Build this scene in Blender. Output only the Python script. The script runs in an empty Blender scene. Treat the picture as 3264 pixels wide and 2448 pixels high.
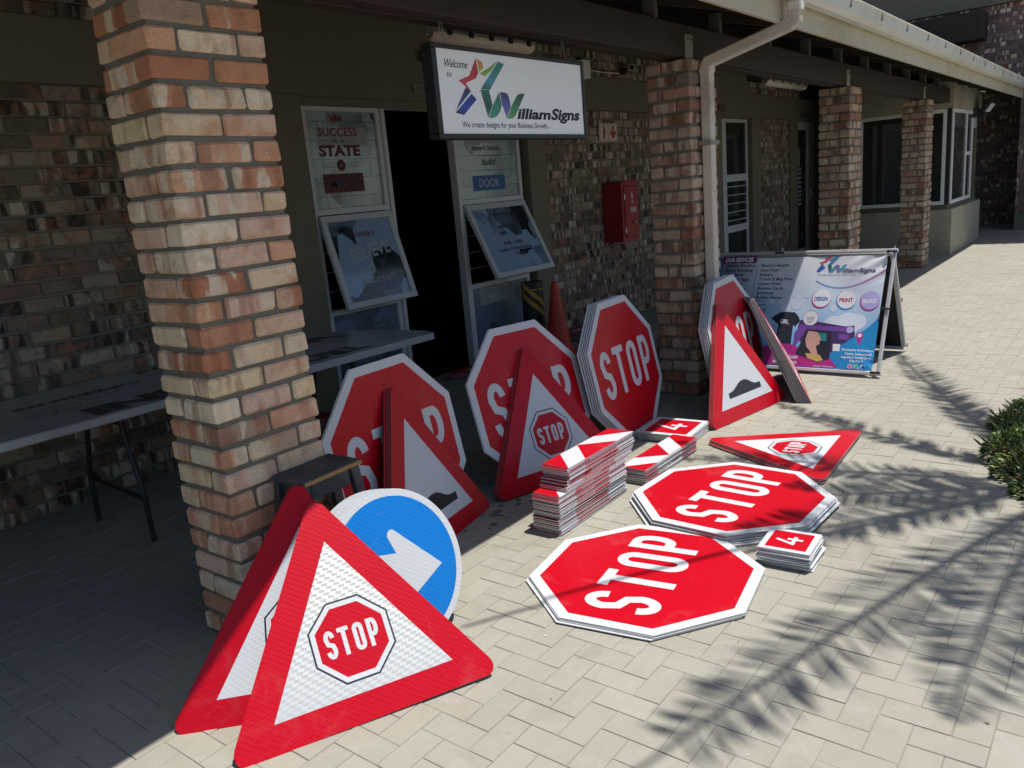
import bpy, bmesh, math, random
from mathutils import Vector, Matrix
random.seed(7)
R = math.radians
sc = bpy.context.scene
col = sc.collection
# ------------------------------------------------------------------ camera
CAM = dict(f=2542.05, pitch=-0.2338, roll=-0.0882, yaw=0.6756, loc=(-1.4075, -2.4190, 1.5306))
def cam_axes():
    p, y, r = CAM['pitch'], CAM['yaw'], CAM['roll']
    fw = Vector((math.cos(p)*math.cos(y), math.cos(p)*math.sin(y), math.sin(p)))
    rt = Vector((math.sin(y), -math.cos(y), 0)); up = rt.cross(fw)
    return fw, math.cos(r)*rt + math.sin(r)*up, -math.sin(r)*rt + math.cos(r)*up
fw, rt, up = cam_axes()
cd = bpy.data.cameras.new('camera'); cam = bpy.data.objects.new('camera', cd); col.objects.link(cam)
M = Matrix((rt, up, -fw)).transposed().to_4x4(); M.translation = Vector(CAM['loc']); cam.matrix_world = M
cd.sensor_width = 36; cd.lens = CAM['f']*36/3264; cd.clip_start = 0.05; cd.clip_end = 400
sc.camera = cam
# ------------------------------------------------------------------ world and sun
SUN = Vector((0.24, -0.20, 1.0)).normalized()
w = bpy.data.worlds.new('World'); sc.world = w; w.use_nodes = True
nt = w.node_tree; bg = nt.nodes['Background']
sky = nt.nodes.new('ShaderNodeTexSky'); sky.sky_type = 'NISHITA'; sky.sun_disc = False
sky.sun_elevation = math.asin(SUN.z); sky.sun_rotation = math.atan2(SUN.x, SUN.y)
nt.links.new(sky.outputs[0], bg.inputs[0]); bg.inputs[1].default_value = 0.115
sl = bpy.data.lights.new('sun', 'SUN'); so = bpy.data.objects.new('sun', sl); col.objects.link(so)
sl.energy = 5.0; sl.angle = R(0.53); sl.color = (1.0, 0.955, 0.88)
so.rotation_euler = SUN.to_track_quat('Z', 'Y').to_euler(); so.location = (2, -6, 9)
sc.view_settings.view_transform = 'Standard'; sc.view_settings.look = 'None'
sc.view_settings.exposure = 0.32; sc.view_settings.gamma = 1
sc.cycles.max_bounces = 8; sc.cycles.diffuse_bounces = 5
# ------------------------------------------------------------------ materials
def newmat(name, color, rough=0.6, spec=0.5, metal=0.0, emit=None):
    m = bpy.data.materials.new(name); m.use_nodes = True
    b = m.node_tree.nodes['Principled BSDF']
    b.inputs['Base Color'].default_value = (*color, 1); b.inputs['Roughness'].default_value = rough
    b.inputs['Specular IOR Level'].default_value = spec; b.inputs['Metallic'].default_value = metal
    return m
def N(m, t, **k):
    n = m.node_tree.nodes.new(t)
    for a, v in k.items():
        if a in n.inputs: n.inputs[a].default_value = v
        else: setattr(n, a, v)
    return n
def Lk(m, a, b): m.node_tree.links.new(a, b)
def B(m): return m.node_tree.nodes['Principled BSDF']
def ramp(m, fac, stops, interp='LINEAR'):
    r = N(m, 'ShaderNodeValToRGB'); cr = r.color_ramp; cr.interpolation = interp
    while len(cr.elements) > 1: cr.elements.remove(cr.elements[-1])
    cr.elements[0].position = stops[0][0]; cr.elements[0].color = (*stops[0][1], 1)
    for p, c in stops[1:]:
        e = cr.elements.new(p); e.color = (*c, 1)
    Lk(m, fac, r.inputs[0]); return r.outputs[0]
def mix(m, fac, a, b, mode='MIX'):
    n = m.node_tree.nodes.new('ShaderNodeMix'); n.data_type = 'RGBA'; n.blend_type = mode
    for s, v in ((n.inputs[0], fac), (n.inputs[6], a), (n.inputs[7], b)):
        if isinstance(v, (int, float)): s.default_value = v
        elif isinstance(v, tuple): s.default_value = (*v, 1)
        else: Lk(m, v, s)
    return n.outputs[2]
def noise(m, scale, detail=3, rough=.55, vec=None, dist=0, dim='3D'):
    n = N(m, 'ShaderNodeTexNoise'); n.noise_dimensions = dim
    n.inputs['Scale'].default_value = scale; n.inputs['Detail'].default_value = detail
    n.inputs['Roughness'].default_value = rough; n.inputs['Distortion'].default_value = dist
    if vec is not None: Lk(m, vec, n.inputs['Vector'])
    return n.outputs['Fac']
def objvec(m, scale=(1, 1, 1)):
    t = N(m, 'ShaderNodeTexCoord'); mp = N(m, 'ShaderNodeMapping'); mp.inputs['Scale'].default_value = scale
    Lk(m, t.outputs['Object'], mp.inputs[0]); return mp.outputs[0]
def bump(m, h, strength=.3, dist=.002):
    b = N(m, 'ShaderNodeBump'); b.inputs['Strength'].default_value = strength; b.inputs['Distance'].default_value = dist
    Lk(m, h, b.inputs['Height']); Lk(m, b.outputs[0], B(m).inputs['Normal'])
def varied(name, color, rough=.6, amp=.15, scale=8, spec=.4, bumps=0.0, metal=0.0, dirt=None):
    m = newmat(name, color, rough, spec, metal); v = objvec(m)
    f = noise(m, scale, 5, .6, v)
    c = mix(m, f, tuple(x*(1-amp) for x in color), tuple(min(1, x*(1+amp)) for x in color))
    if dirt:
        d = noise(m, scale*.35, 6, .7, v); dd = ramp(m, d, [(.5, (0, 0, 0)), (.72, (1, 1, 1))])
        c = mix(m, dd, c, dirt)
    Lk(m, c, B(m).inputs['Base Color'])
    if bumps: bump(m, noise(m, scale*12, 4, .6, v), bumps, .003)
    return m

def brick_mat(name, palette, burnt=.5, tone=1.0, flash=(.72, .60, .44), stripe=(.26, .10, .065), eff=.7):
    """reclaimed clay bricks: one colour per brick, pale and burnt stripes from the kiln along it"""
    m = newmat(name, (.4, .25, .18), .88, .25)
    g = N(m, 'ShaderNodeNewGeometry'); rnd = g.outputs['Random Per Island']
    base = ramp(m, rnd, palette, 'CONSTANT')
    tc = N(m, 'ShaderNodeTexCoord')
    # x+y run along either face direction
    sx = N(m, 'ShaderNodeSeparateXYZ'); Lk(m, tc.outputs['Object'], sx.inputs[0])
    ad = N(m, 'ShaderNodeMath', operation='ADD'); Lk(m, sx.outputs[0], ad.inputs[0]); Lk(m, sx.outputs[1], ad.inputs[1])
    rr = N(m, 'ShaderNodeMath', operation='MULTIPLY'); Lk(m, rnd, rr.inputs[0]); rr.inputs[1].default_value = 37.0
    zz = N(m, 'ShaderNodeMath', operation='MULTIPLY'); Lk(m, sx.outputs[2], zz.inputs[0]); zz.inputs[1].default_value = .12
    cb = N(m, 'ShaderNodeCombineXYZ'); Lk(m, ad.outputs[0], cb.inputs[0]); Lk(m, zz.outputs[0], cb.inputs[1]); Lk(m, rr.outputs[0], cb.inputs[2])
    st = noise(m, 16, 1.5, .5, cb.outputs[0])
    pale = ramp(m, st, [(.54, (0, 0, 0)), (.57, (1, 1, 1))]); 
    dark = ramp(m, st, [(.40, (1, 1, 1)), (.46, (0, 0, 0))])
    bl = noise(m, 11, 4, .6, tc.outputs['Object'], .4)
    blot = ramp(m, bl, [(.50, (0, 0, 0)), (.66, (1, 1, 1))])
    c = mix(m, .85, base, mix(m, bl, (.75, .75, .75), (1.2, 1.15, 1.1)), 'MULTIPLY')
    sel = N(m, 'ShaderNodeMath', operation='MODULO'); Lk(m, rr.outputs[0], sel.inputs[0]); sel.inputs[1].default_value = 1.0
    s1 = ramp(m, sel.outputs[0], [(0, (0, 0, 0)), (.30, (.9, .9, .9)), (.8, (.5, .5, .5))], 'CONSTANT')
    c = mix(m, mix(m, 1.0, pale, s1, 'MULTIPLY'), c, flash)
    c = mix(m, mix(m, 1.0, mix(m, 1.0, dark, s1, 'MULTIPLY'), (burnt*1.6,)*3, 'MULTIPLY'), c, stripe)
    c = mix(m, mix(m, 1.0, blot, (burnt,)*3, 'MULTIPLY'), c, (.13*tone, .075*tone, .05*tone))
    fine = noise(m, 90, 3, .6, tc.outputs['Object'])
    c = mix(m, .7, c, mix(m, fine, (.7, .68, .66), (1.25, 1.25, 1.25)), 'MULTIPLY')
    org = ramp(m, noise(m, 7, 4, .6, tc.outputs['Object'], .8), [(.52, (0, 0, 0)), (.68, (.6, .6, .6))]); c = mix(m, org, c, (.52*tone, .24*tone, .12*tone))
    ef = ramp(m, noise(m, 17, 6, .75, tc.outputs['Object']), [(.60, (0, 0, 0)), (.72, (eff, eff, eff))]); c = mix(m, ef, c, (.62*tone, .54*tone, .45*tone))
    Lk(m, c, B(m).inputs['Base Color'])
    h = mix(m, .6, noise(m, 35, 5, .65, tc.outputs['Object']), noise(m, 140, 4, .6, tc.outputs['Object']))
    bump(m, h, 1.0, .009)
    return m
PAL1 = [(0, (.78, .62, .40)), (.13, (.70, .40, .26)), (.28, (.72, .50, .36)), (.42, (.57, .28, .17)), (.55, (.84, .70, .52)),
        (.66, (.72, .50, .38)), (.78, (.50, .22, .13)), (.86, (.76, .60, .42)), (.94, (.42, .30, .22))]
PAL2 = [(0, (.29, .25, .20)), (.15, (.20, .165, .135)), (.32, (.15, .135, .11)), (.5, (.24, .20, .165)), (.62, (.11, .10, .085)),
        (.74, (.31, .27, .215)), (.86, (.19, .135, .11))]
PAL3 = [(0, (.50, .38, .27)), (.13, (.44, .27, .20)), (.28, (.40, .28, .22)), (.42, (.36, .17, .11)), (.55, (.56, .44, .33)),
        (.66, (.42, .31, .26)), (.78, (.30, .17, .12)), (.86, (.46, .36, .27)), (.94, (.26, .20, .17))]
m_brick = brick_mat('reclaimed_brick', PAL1, .34)
m_brick2 = brick_mat('brown_reclaimed_brick', PAL3, .5, .75, (.50, .42, .32), (.12, .08, .06))
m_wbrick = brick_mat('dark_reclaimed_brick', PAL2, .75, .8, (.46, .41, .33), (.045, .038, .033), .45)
m_mortar = varied('mortar', (.165, .155, .13), .95, .25, 25, .1, .8)
m_plaster = varied('olive_plaster', (.155, .142, .105), .9, .08, 3, .2, .25)
m_plaster_l = varied('beige_plaster', (.37, .34, .26), .9, .07, 3, .2, .2, dirt=(.25, .22, .17))
m_timber = varied('dark_stained_timber', (.038, .028, .022), .7, .35, 5, .3, .3)
m_block = varied('grey_timber_packer', (.11, .11, .10), .8, .3, 9, .2)
m_galv = varied('galvanised_strap', (.24, .23, .20), .55, .2, 12, .4)
m_fascia = varied('cream_fascia_paint', (.50, .45, .33), .6, .06, 2.5, .35, .1, dirt=(.38, .31, .2))
m_gutter = varied('white_gutter_pvc', (.66, .66, .60), .38, .04, 3, .5, dirt=(.50, .46, .36))
m_pipe = varied('stained_downpipe', (.60, .55, .47), .5, .10, 5, .4, .1, dirt=(.33, .24, .18))
m_roof = varied('maroon_roof_sheet', (.12, .018, .02), .45, .2, 3, .4)
m_alum = varied('powder_coated_aluminium', (.50, .51, .53), .42, .05, 9, .5)
m_alum_l = varied('bare_aluminium_edge', (.55, .55, .56), .42, .12, 60, .5, metal=.35)
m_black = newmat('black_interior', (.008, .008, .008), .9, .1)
m_blackp = varied('black_paint', (.018, .018, .02), .45, .3, 12, .4)
m_white = newmat('white_plastic', (.72, .72, .70), .45)
m_redbox = varied('red_enamel', (.27, .012, .015), .4, .1, 6, .5)
m_red_print = newmat('red_print', (.30, .03, .03), .6)
m_cone = varied('orange_red_cone', (.52, .045, .02), .5, .12, 7, .4)
m_clear = newmat('clear_window_glass', (.02, .025, .03), .03, .5); B(m_clear).inputs['Alpha'].default_value = .45
m_glass = newmat('dark_window_glass', (.012, .014, .016), .06, .5)

# sign sheetings
def checker(m, v, cw, chh, ang=0.0):
    mp = N(m, 'ShaderNodeMapping'); mp.inputs['Rotation'].default_value = (0, 0, ang); mp.inputs['Scale'].default_value = (1/cw, 1/chh, 0.0)
    Lk(m, v, mp.inputs[0]); c = N(m, 'ShaderNodeTexChecker'); c.inputs['Scale'].default_value = 1.0
    c.inputs['Color1'].default_value = (0, 0, 0, 1); c.inputs['Color2'].default_value = (1, 1, 1, 1)
    ad = N(m, 'ShaderNodeVectorMath', operation='ADD'); ad.inputs[1].default_value = (.013, .017, .5); Lk(m, mp.outputs[0], ad.inputs[0]); Lk(m, ad.outputs[0], c.inputs['Vector'])
    return c.outputs['Fac']
def sheeting(name, color, rough=.32, cw=.020, chh=.0085, amp=.10, spec=.22, metal=0.0, ang=.25):
    m = newmat(name, color, rough, spec); v = objvec(m)
    ck = checker(m, v, cw, chh, ang)
    c = mix(m, ck, tuple(x*(1-amp) for x in color), tuple(min(.9, x*(1+amp*.4)) for x in color))
    c = mix(m, .35, c, mix(m, noise(m, 3, 3, .5, v), (.88, .88, .88), (1.08, 1.08, 1.08)), 'MULTIPLY')
    dust = ramp(m, noise(m, 5, 6, .75, v, .8), [(.55, (0, 0, 0)), (.80, (.09, .09, .09))]); c = mix(m, dust, c, (.42, .38, .33))
    sm_ = N(m, 'ShaderNodeMapping'); sm_.inputs['Rotation'].default_value = (0, 0, .7); sm_.inputs['Scale'].default_value = (60, 2.2, 1); Lk(m, v, sm_.inputs[0])
    scr = ramp(m, noise(m, 1.0, 2, .6, sm_.outputs[0]), [(.72, (0, 0, 0)), (.76, (.16, .16, .16))]); c = mix(m, scr, c, tuple(min(.8, x*.7+.16) for x in color))
    Lk(m, c, B(m).inputs['Base Color'])
    r2 = N(m, 'ShaderNodeMapRange'); r2.inputs['To Min'].default_value = rough-.04; r2.inputs['To Max'].default_value = rough+.06
    Lk(m, ck, r2.inputs[0]); Lk(m, r2.outputs[0], B(m).inputs['Roughness'])
    if metal:
        r3 = N(m, 'ShaderNodeMapRange'); r3.inputs['To Min'].default_value = 0; r3.inputs['To Max'].default_value = metal
        Lk(m, ck, r3.inputs[0]); Lk(m, r3.outputs[0], B(m).inputs['Metallic'])
    bump(m, noise(m, 2.5, 2, .5, v), .12, .01)
    return m
S_WHITE = sheeting('white_reflective_sheeting', (.52, .54, .57), .38, .016, .0075, .07)
S_RED = sheeting('red_reflective_sheeting', (.43, .0015, .011), .33, .016, .0075, .03)
S_BLUE = sheeting('blue_reflective_sheeting', (.003, .165, .54), .34, .017, .0080, .10)
S_BLACK = newmat('black_vinyl', (.012, .013, .02), .4)
S_PRISM = sheeting('prismatic_white_sheeting', (.66, .66, .645), .36, .021, .0100, .38, .5, .92, .35)
S_BACK = varied('sign_plate_edge', (.50, .50, .50), .4, .2, 40, .5, metal=.3)
S_DARKEDGE = varied('dark_board_edge', (.10, .045, .035), .7, .4, 60, .3)

S_BLKEDGE = varied('dark_plate_edge', (.04, .035, .035), .6, .4, 60, .3)
def flat(name, c, rough=.55): return newmat(name, c, rough, .4)
# ------------------------------------------------------------------ mesh helpers
class MB:
    def __init__(s): s.v = []; s.f = []; s.mi = []; s.mats = []
    def m(s, mat):
        if mat not in s.mats: s.mats.append(mat)
        return s.mats.index(mat)
    def poly(s, pts, mat, flip=False):
        i = len(s.v); s.v += [tuple(p) for p in pts]; idx = list(range(i, i+len(pts)))
        s.f.append(idx[::-1] if flip else idx); s.mi.append(s.m(mat))
    def faces(s, vs, fs, mat):
        i = len(s.v); s.v += [tuple(p) for p in vs]; k = s.m(mat)
        for f in fs: s.f.append([a+i for a in f]); s.mi.append(k)
    def box(s, a, b, mat, T=None):
        (x0, y0, z0), (x1, y1, z1) = a, b
        vs = [Vector(p) for p in ((x0,y0,z0),(x1,y0,z0),(x1,y1,z0),(x0,y1,z0),(x0,y0,z1),(x1,y0,z1),(x1,y1,z1),(x0,y1,z1))]
        if T is not None: vs = [T @ p for p in vs]
        s.faces(vs, [(0,3,2,1),(4,5,6,7),(0,1,5,4),(1,2,6,5),(2,3,7,6),(3,0,4,7)], mat)
    def rbox(s, a, b, mat, c=.003, jit=0.0, T=None):
        """box with chamfered edges (24 vertices)"""
        cx, cy, cz = [(a[i]+b[i])/2 for i in range(3)]; hx, hy, hz = [(b[i]-a[i])/2 for i in range(3)]
        vs = []; idx = {}
        for sx in (-1, 1):
            for sy in (-1, 1):
                for sz in (-1, 1):
                    j = Vector((random.uniform(-jit, jit), random.uniform(-jit, jit), random.uniform(-jit, jit))) if jit else Vector()
                    cc = c*(1+random.uniform(0, 2.2)) if jit else c
                    for ax in range(3):
                        d = [cc, cc, cc]; d[ax] = 0
                        p = Vector((cx+sx*(hx-d[0]), cy+sy*(hy-d[1]), cz+sz*(hz-d[2]))) + j
                        idx[(sx, sy, sz, ax)] = len(vs); vs.append(T @ p if T is not None else p)
        I = lambda x, y, z, a_: idx[(x, y, z, a_)]
        F = []
        F += [(I(1,-1,-1,0), I(1,1,-1,0), I(1,1,1,0), I(1,-1,1,0)), (I(-1,-1,-1,0), I(-1,-1,1,0), I(-1,1,1,0), I(-1,1,-1,0))]
        F += [(I(-1,1,-1,1), I(-1,1,1,1), I(1,1,1,1), I(1,1,-1,1)), (I(-1,-1,-1,1), I(1,-1,-1,1), I(1,-1,1,1), I(-1,-1,1,1))]
        F += [(I(-1,-1,1,2), I(1,-1,1,2), I(1,1,1,2), I(-1,1,1,2)), (I(-1,-1,-1,2), I(-1,1,-1,2), I(1,1,-1,2), I(1,-1,-1,2))]
        for sx in (-1, 1):
            for sy in (-1, 1):
                q = [I(sx,sy,-1,0), I(sx,sy,-1,1), I(sx,sy,1,1), I(sx,sy,1,0)]; F.append(q if sx*sy > 0 else q[::-1])
        for sx in (-1, 1):
            for sz in (-1, 1):
                q = [I(sx,-1,sz,0), I(sx,1,sz,0), I(sx,1,sz,2), I(sx,-1,sz,2)]; F.append(q if sx*sz > 0 else q[::-1])
        for sy in (-1, 1):
            for sz in (-1, 1):
                q = [I(-1,sy,sz,1), I(-1,sy,sz,2), I(1,sy,sz,2), I(1,sy,sz,1)]; F.append(q if sy*sz > 0 else q[::-1])
        for sx in (-1, 1):
            for sy in (-1, 1):
                for sz in (-1, 1):
                    q = [I(sx,sy,sz,0), I(sx,sy,sz,1), I(sx,sy,sz,2)]; F.append(q if sx*sy*sz > 0 else q[::-1])
        s.faces(vs, F, mat)
    def tube(s, pts, r, mat, n=10, cap=True):
        pts = [Vector(p) for p in pts]; rs = r if isinstance(r, (list, tuple)) else [r]*len(pts)
        rings = []; prev = None
        for i, p in enumerate(pts):
            d = (pts[min(i+1, len(pts)-1)] - pts[max(i-1, 0)]).normalized()
            if prev is None: u = d.cross(Vector((0, 0, 1)) if abs(d.z) < .9 else Vector((1, 0, 0))).normalized()
            else: u = (prev - d*prev.dot(d)).normalized()
            prev = u; v = d.cross(u)
            rings.append([p + (u*math.cos(t)+v*math.sin(t))*rs[i] for t in [2*math.pi*k/n for k in range(n)]])
        vs = [q for rg in rings for q in rg]; F = []
        for i in range(len(pts)-1):
            for k in range(n): a = i*n+k; b = i*n+(k+1) % n; F.append((a, b, b+n, a+n))
        if cap: F.append(tuple(range(n))[::-1]); F.append(tuple(range((len(pts)-1)*n, len(pts)*n)))
        s.faces(vs, F, mat)
    def cyl(s, c, r, h, mat, n=32, r2=None):
        s.tube([c, (c[0], c[1], c[2]+h)], [r, r if r2 is None else r2], mat, n)
    def prism(s, pts2, z0, z1, mtop, mside, mbot=None):
        """polygon in local xy extruded along local z; pts counter-clockwise"""
        n = len(pts2)
        s.poly([(x, y, z1) for x, y in pts2], mtop)
        s.poly([(x, y, z0) for x, y in pts2], mbot or mside, True)
        vs = [(x, y, z0) for x, y in pts2] + [(x, y, z1) for x, y in pts2]
        s.faces(vs, [(i, (i+1) % n, (i+1) % n+n, i+n) for i in range(n)], mside)
    def stroke(s, pts, w, z, mat, closed=False):
        P = [Vector(p) for p in pts]; n = len(P); L = []; Rr = []
        for i in range(n):
            if closed: a, b, c = P[i-1], P[i], P[(i+1) % n]
            else: a, b, c = P[max(i-1, 0)], P[i], P[min(i+1, n-1)]
            d1 = (b-a).normalized() if (b-a).length > 1e-9 else (c-b).normalized()
            d2 = (c-b).normalized() if (c-b).length > 1e-9 else d1
            n1 = Vector((-d1.y, d1.x)); n2 = Vector((-d2.y, d2.x)); mm = (n1+n2); mm = mm.normalized() if mm.length > 1e-6 else n1
            k = w/2/max(.35, mm.dot(n1)); L.append(b+mm*k); Rr.append(b-mm*k)
        vs = [(p.x, p.y, z) for p in L] + [(p.x, p.y, z) for p in Rr]
        rng = range(n if closed else n-1)
        s.faces(vs, [(i+n, (i+1) % n+n, (i+1) % n, i) for i in rng], mat)
    def build(s, name, parent=None, smooth=False, props=None):
        me = bpy.data.meshes.new(name); me.from_pydata(s.v, [], s.f)
        for mt in s.mats: me.materials.append(mt)
        me.polygons.foreach_set('material_index', s.mi)
        if smooth: me.polygons.foreach_set('use_smooth', [True]*len(s.f))
        me.update()
        o = bpy.data.objects.new(name, me); col.objects.link(o)
        if parent is not None: o.parent = parent
        return o
def tag(o, label=None, cat=None, group=None, kind=None):
    if label: o['label'] = label
    if cat: o['category'] = cat
    if group: o['group'] = group
    if kind: o['kind'] = kind
    return o
def empty(name, loc=(0, 0, 0), label=None, cat=None, group=None):
    o = bpy.data.objects.new(name, None); col.objects.link(o); o.location = loc; o.empty_display_size = .1
    return tag(o, label, cat, group)
# ---- text from Blender's own built-in font, as flat polygons fitted to a box
_H = None; _cache = {}
def glyphs(s, bold=0.0):
    key = (s, bold)
    if key in _cache: return _cache[key]
    cu = bpy.data.curves.new('t', 'FONT'); cu.body = s; cu.size = 1; cu.resolution_u = 3; cu.offset = bold; cu.dimensions = '2D'; cu.fill_mode = 'FRONT'
    ob = bpy.data.objects.new('t', cu); me = bpy.data.meshes.new_from_object(ob)
    vs = [tuple(v.co[:2]) for v in me.vertices]; fs = []
    for p in me.polygons: fs.append((list(p.vertices), p.normal.z))
    bpy.data.objects.remove(ob); bpy.data.meshes.remove(me); bpy.data.curves.remove(cu)
    _cache[key] = (vs, fs); return vs, fs
def text(mb, s, x, y, wdt, cap, mat, z=.001, shear=0.0, bold=0.0, rise=0.0, T=None):
    global _H
    if _H is None: _H = max(v[1] for v in glyphs('H')[0])
    vs, fs = glyphs(s, bold)
    x0 = min(v[0] for v in vs); x1 = max(v[0] for v in vs); k = wdt/(x1-x0); ky = cap/_H
    out = []
    for a, b in vs:
        px, py = (a-x0)*k + b*ky*shear, b*ky
        px, py = x+px, y+py+rise*px
        out.append(T(px, py, z) if T else (px, py, z))
    mb.faces(out, [f if nz > 0 else f[::-1] for f, nz in fs], mat)
def arc(cx, cy, rx, ry, a0, a1, n=10):
    return [(cx+rx*math.cos(R(a0+(a1-a0)*i/n)), cy+ry*math.sin(R(a0+(a1-a0)*i/n))) for i in range(n+1)]
def letters(mb, word, x, y, wd, ht, st, mat, z, fwd=(1, 0)):
    """condensed road-sign capitals: S T O P and 4, built from strokes; (x,y) lower left of the word"""
    n = len(word); gap = wd*.07; cw = (wd-gap*(n-1))/n; fx, fy = fwd
    tr = lambda p: (x+p[0]*fx-p[1]*fy, y+p[0]*fy+p[1]*fx)
    def S(ps, zz=0, closed=False): mb.stroke([tr(p) for p in ps], st, z+zz, mat, closed)
    for i, ch in enumerate(word):
        ox = i*(cw+gap); h = st/2
        if ch == 'T':
            S([(ox-.02*cw, ht-h), (ox+cw*1.02, ht-h)]); S([(ox+cw/2, 0), (ox+cw/2, ht-st)])
        elif ch == 'O':
            rx = cw/2-h; ry = min(rx*1.15, ht*.24)
            S(arc(ox+cw/2, ht-h-ry, rx, ry, 0, 180, 12) + arc(ox+cw/2, h+ry, rx, ry, 180, 360, 12), 0, True)
        elif ch == 'P':
            S([(ox+h, 0), (ox+h, ht)])
            r_ = ht*.25; rx = cw*.5-h
            S([(ox+st, ht-h)] + arc(ox+cw-h-rx*.9, ht-h-r_, rx*.9, r_, 90, -90, 12) + [(ox+st, ht-h-2*r_)])
        elif ch == 'S':
            rx = cw/2-h; ry = ht*.25-h*.5
            S(arc(ox+cw/2, ht-h-ry, rx, ry, 5, 180, 12) + [(ox+cw*.30, ht*.53), (ox+cw*.70, ht*.46)] + arc(ox+cw/2, h+ry, rx, ry, 0, -175, 12))
        elif ch == '4':
            S([(ox+cw*.52, ht), (ox+cw*.12, ht*.32), (ox+cw, ht*.32)]); S([(ox+cw*.66, 0), (ox+cw*.66, ht*.32-h)]); S([(ox+cw*.66, ht*.32+h), (ox+cw*.66, ht*.60)])

# ------------------------------------------------------------------ SETTING: ground and herringbone paving
PV = 0.092
def ground_mat():
    m = newmat('sandy_joint_ground', (.24, .225, .19), .95, .1); v = objvec(m)
    c = ramp(m, noise(m, 9, 5, .6, v), [(.3, (.20, .19, .16)), (.7, (.29, .275, .235))])
    Lk(m, c, B(m).inputs['Base Color']); bump(m, noise(m, 60, 4, .7, v), .5, .004); return m
def paver_mat():
    m = newmat('concrete_paver', (.33, .31, .26), .86, .25)
    g = N(m, 'ShaderNodeNewGeometry'); tc = N(m, 'ShaderNodeTexCoord'); v = tc.outputs['Object']
    base = ramp(m, g.outputs['Random Per Island'], [(0, (.272, .260, .220)), (.35, (.286, .273, .231)), (.7, (.279, .265, .223)), (1, (.300, .287, .245))])
    big = noise(m, .9, 5, .6, v); c = mix(m, .8, base, mix(m, big, (.88, .88, .87), (1.10, 1.10, 1.10)), 'MULTIPLY')
    mid = noise(m, 14, 5, .65, v); c = mix(m, .7, c, mix(m, mid, (.86, .86, .86), (1.12, 1.12, 1.12)), 'MULTIPLY')
    fine = noise(m, 260, 3, .7, v); c = mix(m, .6, c, mix(m, fine, (.78, .78, .78), (1.2, 1.2, 1.2)), 'MULTIPLY')
    stain = ramp(m, noise(m, 2.3, 7, .74, v, .6), [(.52, (0, 0, 0)), (.74, (.6, .6, .6))]); c = mix(m, stain, c, (.20, .175, .135))
    sand = ramp(m, noise(m, 5.3, 7, .75, v, 1.2), [(.55, (0, 0, 0)), (.70, (.6, .6, .6))]); c = mix(m, sand, c, (.33, .32, .285))
    spots = ramp(m, noise(m, 21, 4, .8, v), [(.70, (0, 0, 0)), (.76, (.7, .7, .7))]); c = mix(m, spots, c, (.12, .11, .09))
    Lk(m, c, B(m).inputs['Base Color'])
    bump(m, mix(m, .4, noise(m, 30, 4, .6, v), noise(m, 300, 3, .7, v)), .35, .004); return m
mb = MB(); mb.poly([(-60, -60, -.0032), (80, -60, -.0032), (80, 40, -.0032), (-60, 40, -.0032)], ground_mat())
tag(mb.build('ground'), 'sandy ground under and around the paving', 'ground', kind='structure')
mb = MB(); pm = paver_mat(); random.seed(3)
ch = .0026; gp = .0003
for i in range(int(-3.0/PV), int(21/PV)):
    for j in range(int(-4.6/PV), int(2.45/PV)):
        k = (i-j) % 4
        if k == 0: x0, y0, x1, y1 = i, j, i+2, j+1
        elif k == 3: x0, y0, x1, y1 = i, j, i+1, j+2
        else: continue
        x0, y0, x1, y1 = [q*PV for q in (x0, y0, x1, y1)]
        if x0 > 9 and y0 < -3: continue
        g_ = gp*random.uniform(.5, 2.0); x0 += g_; y0 += g_; x1 -= g_; y1 -= g_
        dz = random.uniform(-.0009, .0006); tx = random.uniform(-.0006, .0006); ty = random.uniform(-.0006, .0006)
        c_ = ch*random.uniform(.8, 1.3); wob = lambda: random.uniform(-.0009, .0009)
        a = [(x0+wob(), y0+wob(), -.004), (x1+wob(), y0+wob(), -.004), (x1+wob(), y1+wob(), -.004), (x0+wob(), y1+wob(), -.004)]
        t = [(x0+c_, y0+c_, dz-tx-ty), (x1-c_, y0+c_, dz+tx-ty), (x1-c_, y1-c_, dz+tx+ty), (x0+c_, y1-c_, dz-tx+ty)]
        mid = [(p[0]*.55+q[0]*.45, p[1]*.55+q[1]*.45, q[2]-.0010) for p, q in zip(a, t)]
        vs = a+mid+t
        mb.faces(vs, [(8, 9, 10, 11)] + [(n, (n+1) % 4, (n+1) % 4+4, n+4) for n in range(4)] + [(n+4, (n+1) % 4+4, (n+1) % 4+8, n+8) for n in range(4)], pm)
tag(mb.build('paving'), 'grey herringbone brick paving of the courtyard and walkway', 'paving', kind='structure')

# ------------------------------------------------------------------ brick pillars
def pillar_mesh(seed, H=2.30, bm_=None):
    random.seed(seed); mb = MB(); W, D = .425, .316; n = 27; h = H/n; jt = .0165
    mb.box((.012, .012, 0), (W-.012, D-.012, H-.006), m_mortar)
    for c in range(n):
        z0 = c*h+jt/2; z1 = (c+1)*h-jt/2; b = []
        if c % 2 == 0:
            b = [(0, 0, .1, .205), (W-.1, 0, W, .205), (.112, 0, W-.112, .1), (0, .218, .205, D), (W-.205, .218, W, D)]
        else:
            b = [(0, 0, .206, .1), (W-.206, 0, W, .1), (0, .112, .1, D), (W-.1, .112, W, D), (.112, D-.1, W-.112, D)]
        for x0, y0, x1, y1 in b:
            e = lambda: random.uniform(-.0045, .0045)
            mb.rbox((x0+e(), y0+e(), z0+e()*.5), (x1+e(), y1+e(), z1+e()*.5), bm_ or m_brick, .0034, .0024)
    return mb
PX = [0, 3.748, 7.467, 11.14]
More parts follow.
